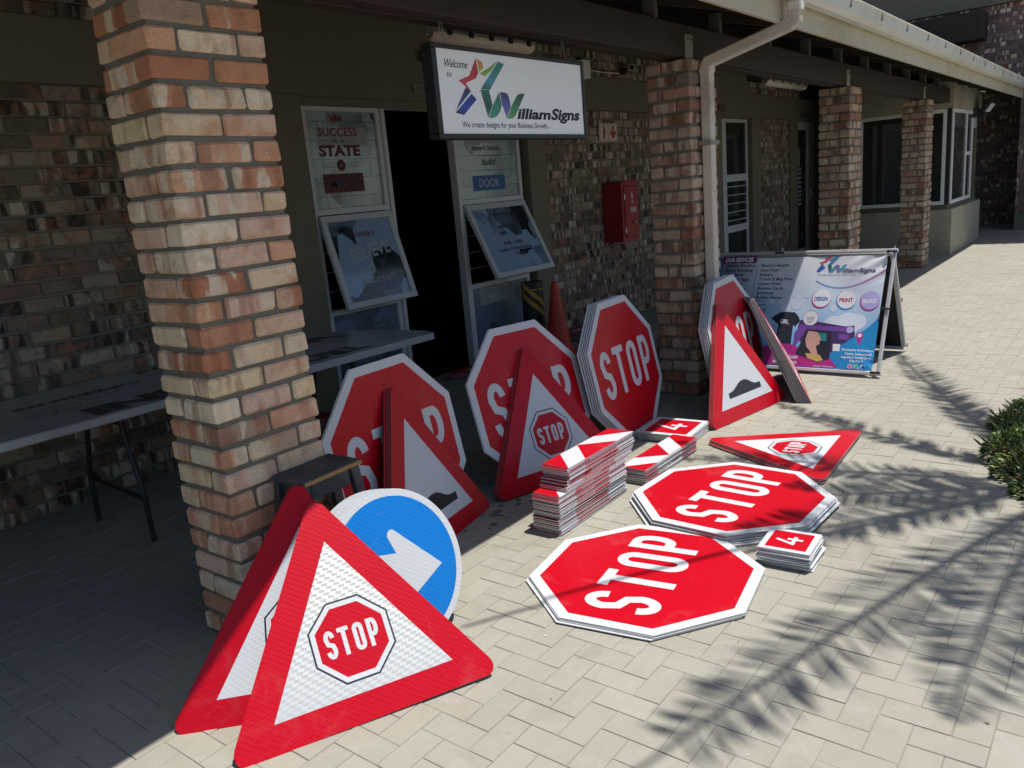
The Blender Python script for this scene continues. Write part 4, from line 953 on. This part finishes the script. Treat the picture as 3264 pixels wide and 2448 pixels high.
for u, t, r_ in ((.96, .50, .035), (1.05, .53, .045), (.93, .56, .03), (1.12, .60, .02), (1.33, .50, .028), (1.02, .60, .018), (.85, .55, .02), (1.20, .68, .014)): disc(u, t, r_, c_cl2, -.001)
for u, t, r_ in ((1.35, .36, .08), (1.45, .38, .09), (1.52, .40, .06), (1.28, .33, .06)): disc(u, t, r_, c_cl, -.0012)
P2([(.38, .875), (.66, .875), (.675, .90), (.66, .935), (.38, .935), (.365, .90)], c_dmag)
tx('OUR SERVICES', .40, .887, .24, .034, c_wh, bold=.035, shear=.12)
rows = [('Vehicle Branding', .842, .245), ('Shops Branding', .802, .227), ('Light Boxes', .763, .162), ('Outdoor Flags', .722, .207), ('Neon Signs', .683, .160), ('Banner Flags', .644, .19)]
for s, t, w_ in rows: tx(s, .418, t, w_, .024, c_ink, bold=.01, shear=.15)
rows = [('Banners designs', .844, .23), ('Caps Press', .803, .152), ('Stickers', .764, .106), ('T-shirts & Mug Press', .726, .273), ('Canvas Prints', .686, .188), ('Business Cards', .648, .208), ('Brochures', .608, .138), ('Rubber Stamps', .57, .215)]
for s, t, w_ in rows: tx(s, .711, t, w_, .024, c_ink, bold=.01, shear=.15)
P2([(.678, .575), (.6805, .575), (.684, .865), (.6815, .865)], c_ink)
art.stroke([(.745+.062*math.cos(6.2832*k/24), .49+.062*math.sin(6.2832*k/24)) for k in range(24)], .003, ZB+.001, c_ink, True); tx('Mug print', .70, .47, .10, .022, c_ink, shear=.3); P2([(.70, .505), (.79, .515), (.80, .521), (.71, .515)], c_ink, .0012)
# logo, slogan, swoosh
art_logo = lambda a, b: (1.159+(a-.13)*.417, .787+(b-.09)*.50)
logo(art, art_logo, ZB+.001, {k: flat('banner_logo_'+n, c) for k, n, c in (('red', 'red', (.5, .03, .08)), ('yel', 'rose', (.5, .10, .12)), ('lime', 'steel', (.08, .2, .3)), ('teal', 'blue', (.05, .2, .45)), ('grn', 'teal', (.02, .12, .2)), ('mint', 'sea', (.05, .3, .35)), ('vio', 'violet', (.2, .15, .4)), ('gr2', 'aqua', (.06, .3, .4)), ('dk', 'navy', (.03, .04, .25)), ('blu', 'royal', (.02, .10, .5)))})
tx('illiamSigns', 1.357, .788, .235, .030, c_dpur, bold=.03, shear=.2); tx('We create designs for your business growth.', 1.175, .765, .29, .011, c_ink)
arcp = [((1-k/24)**2*1.168+2*(k/24)*(1-k/24)*1.39+(k/24)**2*1.668, (1-k/24)**2*.723+2*(k/24)*(1-k/24)*.574+(k/24)**2*.812) for k in range(25)]
art.stroke(arcp[:13], .006, ZB+.001, c_cyan); art.stroke(arcp[12:], .006, ZB+.001, c_mag)
for u, t, s, mt, fill, ring1, ring2 in ((1.229, .573, 'DESIGN', c_blue, c_wh, c_mag, c_cr), (1.414, .566, 'PRINT', c_cr, c_wh, c_cyan, c_mag), (1.584, .560, 'BRAND', c_wh, c_lil, c_mag, c_pur)):
    disc(u, t, .075, ring1, .0002, .96); disc(u+.003, t+.006, .071, fill, .0008, .96)
    w_ = .10; tx(s, u-w_/2, t-.014, w_, .030, mt, .0016, bold=.035)
# t-shirt
P2([(.864, .412), (.90, .44), (.935, .462), (.99, .466), (1.045, .462), (1.075, .43), (1.095, .395), (1.062, .35), (1.045, .365), (1.05, .205), (.925, .205), (.93, .36), (.905, .375)], c_ink, .0006)
tx('GIRL', .938, .370, .068, .032, c_wh, .0014, bold=.02); tx('power', .985, .352, .04, .014, c_cr, .0014, shear=.3)
# printer
P2([(1.095, .40), (1.13, .405), (1.44, .36), (1.50, .37), (1.52, .24), (1.45, .22), (1.44, .12), (1.33, .10), (1.16, .22), (1.07, .25)], c_dpur, .0002)
P2([(1.10, .365), (1.47, .352), (1.475, .318), (1.11, .33)], c_pur, .0008); P2([(1.40, .30), (1.47, .295), (1.475, .255), (1.40, .26)], c_pur, .0008); disc(1.473, .335, .026, c_lil, .0010)
disc(1.172, .418, .062, c_ink, .0004, .96); disc(1.172, .418, .059, c_wh, .0008, .96); tx('CALL 0811 234 5678', 1.135, .412, .075, .009, c_ink, .0014) if False else None
for k in range(5): P2([(1.135+.004*k, .425-k*.011), (1.205-.005*k, .425-k*.011), (1.205-.005*k, .428-k*.011), (1.135+.004*k, .428-k*.011)], c_ink, .0012)
P2([(1.065, .30), (1.115, .37), (1.165, .355), (1.10, .22), (1.07, .18)], c_pur, .001)
P2([(1.095, .13), (1.16, .33), (1.345, .315), (1.35, .10), (1.27, .07)], c_ink, .0016); P2([(1.17, .31), (1.31, .30), (1.315, .24), (1.24, .24)], c_teal, .002); 
P2([(1.17, .315), (1.235, .31), (1.262, .275), (1.272, .25), (1.262, .235), (1.268, .215), (1.24, .20), (1.26, .14), (1.29, .10), (1.24, .09), (1.20, .16), (1.17, .19), (1.155, .25)], c_skin, .0024)
P2([(1.17, .14), (1.28, .13), (1.31, .09), (1.27, .075), (1.19, .10)], c_yel, .0028); P2([(1.365, .22), (1.42, .22), (1.42, .165), (1.37, .165)], c_wh, .001)
# lower colour fields
P2([(.93, .035), (.93, .19), (1.0, .205), (1.08, .20), (1.12, .17), (1.20, .11), (1.30, .075), (1.36, .11), (1.42, .035)], c_mag, .0001); P2([(.03, .035), (.03, .12), (.5, .16), (.93, .19), (.93, .035)], c_mag, .0001)
P2([(.05, .02), (1.40, .02), (1.395, .034), (.05, .034)], c_blue, .0004)
P2([(1.35, .13), (1.36, .15), (1.40, .19), (1.50, .27), (1.60, .36), (1.664, .43), (1.664, .03), (1.44, .03), (1.40, .06), (1.36, .105)], c_cyan, .0004)
tx('@williamltd.com', .93, .090, .185, .030, c_wh, .0014, bold=.03); tx('info@william.com', .93, .048, .185, .030, c_wh, .0014, bold=.03)
for s, u, t, w_ in (('Municipality Multipurpose', 1.437, .172, .222), ('Centre, Swakopmund', 1.462, .142, .185), ('Augustinus Garoeb Street', 1.436, .115, .215), ('Shop No: 3', 1.50, .088, .092)): tx(s, u, t, w_, .0165, c_wh, .0014, bold=.025)
disc(1.548, .292, .027, c_mag, .0010); P2([(1.523, .285), (1.573, .285), (1.550, .215)], c_mag, .0008); disc(1.548, .293, .015, c_wh, .0016)
for u, mt in ((1.51, c_mag), (1.556, flat('banner_green', (.05, .35, .12))), (1.598, c_blue)): disc(u, .053, .018, c_wh, .0010); disc(u, .053, .0145, mt, .0014)
art.stroke([(1.503, .046), (1.517, .046), (1.517, .060), (1.503, .060)], .002, ZB+.0018, c_wh, True); tx('f', 1.594, .046, .007, .014, c_wh, .0018, bold=.03)
tx('WILLIAM_SIGNS', 1.485, .031, .14, .011, c_pur, .0014, bold=.02); tx('Copyright of William Signs', 1.24, .036, .15, .012, c_wh, .0014)
ao = art.build('banner_artwork')
bmx = bmesh.new(); bmx.from_mesh(ao.data); bmesh.ops.triangulate(bmx, faces=bmx.faces[:])
for it in range(5):
    le = [e for e in bmx.edges if e.calc_length() > .035]
    if not le: break
    bmesh.ops.subdivide_edges(bmx, edges=le, cuts=1, use_grid_fill=False); bmesh.ops.triangulate(bmx, faces=[f for f in bmx.faces if len(f.verts) > 3])
for v in bmx.verts: v.co.z = .006+sag(v.co.x, v.co.y)+.0009+(v.co.z-ZB+.0012)*.42
bmx.to_mesh(ao.data); bmx.free(); bplace(ao)
# frames and clamps
def bar(mb, a, b, hw=.018, mat=m_alum_l): 
    mb.tube([a, b], hw, mat, 4)
mb = MB()
for a, b in (((-.0, -.0, -.014), (BW+.02, .024, .014)), ((0, BH-.018, -.014), (BW+.02, BH+.006, .014)), ((0, .024, -.013), (.024, BH-.018, .013)), ((BW-.014, .024, -.013), (BW+.012, BH-.018, .013))): mb.rbox(a, b, m_alum_l, .004)
o = mb.build('front_frame'); bplace(o)
sb = Vector((-.48, 0, .85)).normalized(); BMb = Matrix((Vector((0, 1, 0)), sb, Vector((0, 1, 0)).cross(sb))).transposed(); BOb = Vector((5.57, -.96, .02))
def bplace2(o): o.parent = bf; m4 = BMb.to_4x4(); m4.translation = BOb; o.matrix_parent_inverse = Matrix.Translation(-Vector(bf.location)); o.matrix_basis = m4
mb = MB(); 
for a, b in (((0, 0, -.014), (BW, .03, .014)), ((0, .935, -.014), (BW, .965, .014)), ((-.018, .03, -.013), (.018, .935, .013)), ((BW-.018, .03, -.013), (BW+.018, .935, .013))): mb.rbox(a, b, m_alum_l, .004)
o = mb.build('rear_frame'); bplace2(o)
mb = MB(); mb.box((.018, .03, -.003), (BW-.018, .935, .003), newmat('black_banner_back', (.012, .012, .014), .6)); o = mb.build('rear_banner'); bplace2(o)
for u, t in ((BW-.01, BH-.02), (BW-.01, .015), (BW-.0, .50), (.86, BH-.01), (.0, BH-.02)):
    mb = MB(); mb.rbox((u-.03, t-.008, .015), (u+.028, t+.008, .024), m_blackp, .003); mb.tube([(u-.03, t, .02), (u-.034, t-.004, .028)], .011, m_blackp, 8)
    if t > .9: mb.tube([(u+.004, t, 0), (u+.004, t+.05, 0)], .003, m_alum_l, 6)
    o = mb.build('bungee_clip'); bplace(o)
for t in (.50, .03):
    mb = MB(); mb.rbox((-.03, t-.02, .014), (.02, t+.02, .02), m_alum_l, .003); mb.tube([(-.01, t, .022), (.03, t-.01, .024)], .006, m_blackp, 6); o = mb.build('bungee_clip'); bplace2(o)

# ------------------------------------------------------------------ stool, tables, cone, roll
m_stool = varied('worn_black_timber', (.045, .05, .055), .6, .5, 14, .35, .3, dirt=(.15, .14, .13)); m_raw = varied('raw_board_edge', (.32, .19, .08), .7, .3, 30, .2)
st = empty('stool', (.305, -.095, 0), 'worn black wooden stool in front of the near pillar, behind the blue arrow sign', 'stool')
Ms = Matrix.Rotation(R(2), 4, 'Z')
mb = MB(); mb.rbox((-.138, -.092, .598), (.138, .088, .619), m_stool, .004, T=Ms); mb.box((-.134, -.0945, .601), (.1365, -.0922, .615), m_raw, T=Ms); mb.build('seat', st)
for sx in (-1, 1):
    for sy in (-1, 1):
        T = Matrix(((1, 0, 0, 0), (0, 1, 0, 0), (0, 0, 1, 0), (0, 0, 0, 1))); T[0][2] = -sx*.12; T[1][2] = -sy*.03
        mb = MB(); mb.rbox((sx*.185-.020, sy*.085-.014, 0), (sx*.185+.020, sy*.085+.014, .597), m_stool, .003, T=T); mb.build('leg', st)
mb = MB()
for sy in (-1, 1): mb.rbox((-.09, sy*.066-.007, .53), (.09, sy*.066+.007, .597), m_stool, .003)
for sx in (-1, 1): mb.rbox((sx*.112-.007, -.05, .53), (sx*.112+.007, .05, .597), m_stool, .003)
mb.build('apron', st)
m_ttop = varied('grey_white_table_top', (.36, .365, .38), .28, .10, 3, .5, dirt=(.25, .24, .23)); m_tprint = flat('dark_table_print', (.02, .022, .028), .35); m_tred = flat('red_table_print', (.16, .03, .03), .35); m_tgrey = flat('grey_table_print', (.12, .13, .15), .35)
def ftable(x0, x1, y0, y1, label, arts, legs, name='folding_table', chamf=0):
    root = empty(name, ((x0+x1)/2, (y0+y1)/2, 0), label, 'table', 'folding tables behind the near pillar')
    def P_(mb, n): o = mb.build(n, root); o.matrix_parent_inverse = Matrix.Translation(-Vector(root.location))
    mb = MB()
    if chamf:
        pts = [(x0, y0), (x1-.05, y0-.02), (x1, y0+.10), (x1-.06, y0+.50), (x1-.25, y1), (x0, y1)]
        mb.prism(pts, .700, .740, m_ttop, m_ttop)
    else: mb.rbox((x0, y0, .700), (x1, y1, .740), m_ttop, .006)
    arts(mb); P_(mb, 'table_top')
    for lx in legs:
        mb = MB()
        for ly, s in ((y0+.30, 1), (y1-.12, -1)):
            mb.tube([(lx, ly+.06*s, .70), (lx, ly+.05*s, .52), (lx, ly+.02*s, .42), (lx, ly-.03*s, .26), (lx, ly-.04*s, 0)], .014, m_blackp, 8)
        mb.tube([(lx, y0+.28, .22), (lx, y1-.10, .25)], .011, m_blackp, 8); mb.tube([(lx, y0+.34, .60), (lx, y1-.18, .60)], .010, m_blackp, 8); mb.tube([(lx, (y0+y1)/2+.1, .58), (lx-.3, (y0+y1)/2+.1, .69)], .009, m_blackp, 8); P_(mb, 'leg_frame')
def art1(mb):
    z = .7406
    Tt = lambda a, b, c: (a, b, .7404+c)
    text(mb, 'SNI', .62, 1.33, -.50, -.17, m_tprint, .0004, bold=.06, T=Tt)
    text(mb, 'OPENING', .60, 1.72, -.62, -.06, m_tprint, .0004, bold=.03, T=Tt)
    for cx, cy, r_ in ((.02, 1.45, .05), (.14, 1.50, .06), (.28, 1.58, .04), (.40, 1.62, .04)):
        mb.faces([(cx+r_*k*math.cos(a), cy+r_*k*math.sin(a)*1.3, .7406) for k in (1, .86) for a in [6.2832*i/24 for i in range(24)]], [(i, (i+1) % 24, (i+1) % 24+24, i+24) for i in range(24)], m_tgrey)
    mb.faces([(-.35+.07*math.cos(a)*1.2, 1.33+.07*math.sin(a), .7406) for a in [6.2832*i/16 for i in range(16)]], [tuple(range(16))], m_tred)
    mb.faces([(-.33+.13*math.cos(a), 1.50+.035*math.sin(a), .7406) for a in [6.2832*i/16 for i in range(16)]], [tuple(range(16))], m_tprint)
    text(mb, 'RETREADS', -.12, 1.72, -.38, -.06, m_tprint, .0004, bold=.02, T=Tt)
def art2(mb):
    Tt = lambda a, b, c: (a, b, .7404+c)
    text(mb, 'TROP', 1.66, 1.22, -.56, -.15, m_tprint, .0004, bold=.06, T=Tt)
    mb.faces([(1.55+.36*k*math.cos(a), 1.62+.17*k*math.sin(a), .7406) for k in (1, .97) for a in [6.2832*i/40 for i in range(40)]], [(i, (i+1) % 40, (i+1) % 40+40, i+40) for i in range(40)], m_tgrey)
    mb.faces([(*p, .7408) for p in [(1.62, 1.74), (1.78, 1.72), (1.86, 1.62), (1.93, 1.50), (1.82, 1.58), (1.72, 1.63), (1.70, 1.50), (1.66, 1.60), (1.56, 1.56), (1.66, 1.66)]], [tuple(range(10))[::-1]], m_tprint)
ftable(-1.55, .70, 1.10, 2.02, 'white printed table on folding legs left of the near pillar', art1, (.35, -1.2))
ftable(.72, 2.16, 1.00, 1.90, 'printed board table with a pointed right end, right of the near pillar', art2, (1.0, 1.75), chamf=1)
cn = empty('traffic_cone', (4.72, 1.88, 0), 'plain orange red traffic cone standing by the plaster door surround', 'cone')
mb = MB(); prof = [(.150, .03), (.128, .06), (.030, .685), (.026, .70)]; n = 28
vs = [(r_*math.cos(6.2832*k/n), r_*math.sin(6.2832*k/n), z) for r_, z in prof for k in range(n)]
mb.faces(vs, [(i*n+k, i*n+(k+1) % n, (i+1)*n+(k+1) % n, (i+1)*n+k) for i in range(3) for k in range(n)]+[tuple(range(3*n, 4*n))], m_cone); mb.build('body', cn, smooth=False)
mb = MB(); mb.rbox((-.19, -.19, 0), (.19, .19, .03), m_cone, .012); mb.build('base', cn)
rl = empty('striped_roll', (4.70, 2.13, 0), 'black upright roll with gold bands between the window and the cone', 'roll')
mgold = varied('gold_band', (.40, .24, .04), .35)
mb = MB(); mb.tube([(0, 0, 0), (0, 0, .70)], .105, m_blackp, 28); mb.build('body', rl)
mb = MB(); n = 24; 
for s0, hh in ((.12, .07), (.02, -.0)):
    vs = []; 
    for k in range(n+1):
        a = R(150+180*k/n); z = .60-.30*k/n-s0+.1; vs += [(.1065*math.cos(a), .1065*math.sin(a), z), (.1065*math.cos(a), .1065*math.sin(a), z+.055)]
    mb.faces(vs, [(2*k, 2*k+2, 2*k+3, 2*k+1) for k in range(n)], mgold)
mb.tube([(0, 0, .625), (0, 0, .637)], .1068, mgold, 28); mb.build('gold_band', rl)

# ------------------------------------------------------------------ palm outside the frame whose fronds throw the shadows
m_leaf = varied('palm_leaf', (.06, .10, .03), .45, .3, 6, .4); m_trunk = varied('palm_trunk', (.13, .10, .07), .9, .4, 12, .2, .8)
PC = Vector((4.0, -3.2, 4.6)); SH = Vector((-.24, .20, 0))
palm = empty('palm_tree', (4.0, -3.3, 0), 'palm tree whose fronds shade the courtyard paving', 'palm tree')
def ppart(mb, n): o = mb.build(n, palm); o.matrix_parent_inverse = Matrix.Translation(-Vector(palm.location)); return o
mb = MB(); mb.tube([(4.0, -3.35, 0), (4.02, -3.32, 1.5), (3.98, -3.25, 3.2), (4.0, -3.2, 4.5)], [.22, .17, .15, .17], m_trunk, 14); ppart(mb, 'trunk')
def frond(shadow, zt, ll=.36, start=.20, dens=58, droop=.35, lift=.55, seed=0):
    random.seed(seed); tip = Vector((shadow[0], shadow[1], 0)) - SH*zt + Vector((0, 0, zt)); mid = (PC+tip)/2 + Vector((0, 0, lift))
    Bz = lambda t: PC*(1-t)**2 + mid*2*t*(1-t) + tip*t*t
    mb = MB(); mb.tube([Bz(k/10) for k in range(11)], [.022*(1-.8*k/10)+.003 for k in range(11)], m_leaf, 6)
    for k in range(dens):
        t = start+(1-start)*k/(dens-1); p = Bz(t); d = (Bz(min(1, t+.02))-Bz(max(0, t-.02))).normalized()
        side = d.cross(Vector((0, 0, 1))).normalized()
        if t > .88 and ll == .31 and shadow[0] < .1: continue
        L = ll*math.sin(math.pi*min(1, (t-start)/(1-start)*.82+.16))**.7*random.uniform(.8, 1.1)
        for s in (-1, 1):
            dirn = (side*s*.85 + d*random.uniform(.45, .75) + Vector((0, 0, -droop*random.uniform(.6, 1.5)))).normalized(); w_ = random.uniform(.008, .023)
            if random.random() < .12: continue
            wv = d*w_; e = p+dirn*L; m1_ = p+dirn*L*.5+Vector((0, 0, .02))
            mb.faces([p-wv*.5, p+wv*.5, m1_+wv, m1_-wv, e+Vector((0, 0, -.05*L))], [(0, 1, 2, 3), (3, 2, 4)], m_leaf)
    ppart(mb, 'frond')
FR = [((5.45, -.95), 3.9, .26), ((3.78, -.50), 4.0, .20), ((2.50, -.42), 4.0, .24), ((.02, -1.42), 4.1, .31), ((.82, -2.10), 3.9, .42), ((2.2, -1.15), 4.1, .30), ((.55, -2.55), 4.0, .4),
      ((1.05, -3.6), 4.0, .4), ((2.0, -4.5), 4.0, .4), ((3.2, -4.8), 4.0, .4), ((4.6, -4.3), 4.0, .4), ((5.4, -3.2), 4.0, .4), ((5.5, -2.1), 4.0, .4), ((1.55, -1.1), 4.3, .28), ((4.6, -1.35), 4.2, .2)]
for k, (s, zt, ll) in enumerate(FR): frond(s, zt, ll, seed=50+k)
# one long, almost bare rachis: the thin curved shadow across the flat stop sign
mb = MB(); tipb = Vector((.50, -.56, 0))-SH*4.0+Vector((0, 0, 4.0)); midb = (PC+tipb)/2+Vector((.06, .12, .3))
pts = [PC*(1-t)**2+midb*2*t*(1-t)+tipb*t*t for t in [k/16 for k in range(17)]]; mb.tube(pts, [.020*(1-.55*k/16) for k in range(17)], m_trunk, 6)
random.seed(90)
for k in range(46):
    t = .18+.34*k/46; p = PC*(1-t)**2+midb*2*t*(1-t)+tipb*t*t; a = random.choice((-1, 1)); e = p+Vector((random.uniform(-.22, -.05), a*random.uniform(.03, .12), -.05)); mb.faces([p-Vector((.01, 0, 0)), p+Vector((.01, 0, 0)), e], [(0, 1, 2)], m_leaf)
ppart(mb, 'flower_stalk')
# ------------------------------------------------------------------ succulent shrub at the right edge
def leafmat():
    m = newmat('succulent_leaf', (.05, .09, .02), .45, .45); g_ = N(m, 'ShaderNodeNewGeometry')
    Lk(m, ramp(m, g_.outputs['Random Per Island'], [(0, (.03, .06, .018)), (.4, (.06, .10, .025)), (.75, (.11, .17, .035)), (.92, (.20, .26, .06)), (.98, (.26, .15, .06))]), B(m).inputs['Base Color']); return m
lm = leafmat(); mb = MB(); random.seed(33)
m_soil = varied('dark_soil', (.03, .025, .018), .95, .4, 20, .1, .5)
import mathutils.noise as mn
def shrub_h(x, y):
    d = ((x-3.42)/1.22)**2+((y+2.72)/.86)**2+.22*mn.noise(Vector((x*3, y*3, 0)))+.10*mn.noise(Vector((x*9, y*9, 4)))
    return (.21*(1-max(d, 0))**.45 + .04*mn.noise(Vector((x*7, y*7, 2)))) if d < 1 else -1
cnt = 0
while cnt < 15000:
    x = random.uniform(2.1, 4.75); y = random.uniform(-3.7 if random.random() < .45 else -2.6, -1.75); h = shrub_h(x, y)
    if h <= 0: continue
    z = h*random.uniform(.35, 1.0) if random.random() < .6 else h; cnt += 1
    gx = (shrub_h(x-.05, y)-shrub_h(x+.05, y)); gy = (shrub_h(x, y-.05)-shrub_h(x, y+.05))
    d = Vector((gx*3+random.uniform(-.7, .7), gy*3+random.uniform(-.7, .7), random.uniform(.5, 1.2))).normalized(); L = random.uniform(.025, .05); w_ = random.uniform(.004, .007)
    s_ = d.cross(Vector((random.uniform(-1, 1), random.uniform(-1, 1), .3))).normalized(); s2 = d.cross(s_)
    if random.random() < .06: L *= 2.0; d = (d+Vector((0, 0, .5))).normalized()
    p = Vector((x, y, z)); q = p+d*L*.55; e = p+d*L
    mb.faces([p, q+s_*w_, q+s2*w_, q-s_*w_, q-s2*w_, e], [(0, 1, 2), (0, 2, 3), (0, 3, 4), (0, 4, 1), (5, 2, 1), (5, 3, 2), (5, 4, 3), (5, 1, 4)], lm)
# dark inner mound so that no light shows through
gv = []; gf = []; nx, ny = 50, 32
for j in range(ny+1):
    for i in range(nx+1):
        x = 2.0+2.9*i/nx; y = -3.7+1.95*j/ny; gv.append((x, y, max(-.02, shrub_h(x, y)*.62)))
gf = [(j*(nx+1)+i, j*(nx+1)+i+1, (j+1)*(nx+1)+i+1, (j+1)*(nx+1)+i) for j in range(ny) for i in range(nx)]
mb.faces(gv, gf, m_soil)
tag(mb.build('low_shrub'), 'low dark green succulent shrub at the right edge', 'shrub')
# tiny litter on the paving
mb = MB(); random.seed(71); m_stain = flat('dark_drip', (.12, .115, .10), .8); ml = flat('pale_chip', (.6, .58, .5)); md = flat('dry_leaf', (.16, .11, .06))
for k in range(420):
    x = random.uniform(-.9, 7); y = random.uniform(-2.6, 0); a = random.uniform(0, 6.28); L = random.uniform(.003, .010) if random.random() < .9 else random.uniform(.012, .03)
    mb.faces([(x, y, .003), (x+L*math.cos(a), y+L*math.sin(a), .004), (x+L*.5*math.cos(a+1), y+L*.5*math.sin(a+1), .006)], [(0, 1, 2)], random.choice([ml, md, md]))
for k in range(20):
    x = 1.42+random.gauss(0, .16); y = -.02+random.gauss(0, .07); r_ = random.uniform(.006, .022); mb.faces([(x+r_*random.uniform(.7, 1.2)*math.cos(a), y+r_*random.uniform(.7, 1.2)*math.sin(a), .0028+k*.00004) for a in [6.2832*i/9 for i in range(9)]], [tuple(range(9))], m_stain)
tag(mb.build('litter'), 'scattered tiny chips and dry leaf bits on the paving', 'litter', kind='stuff')
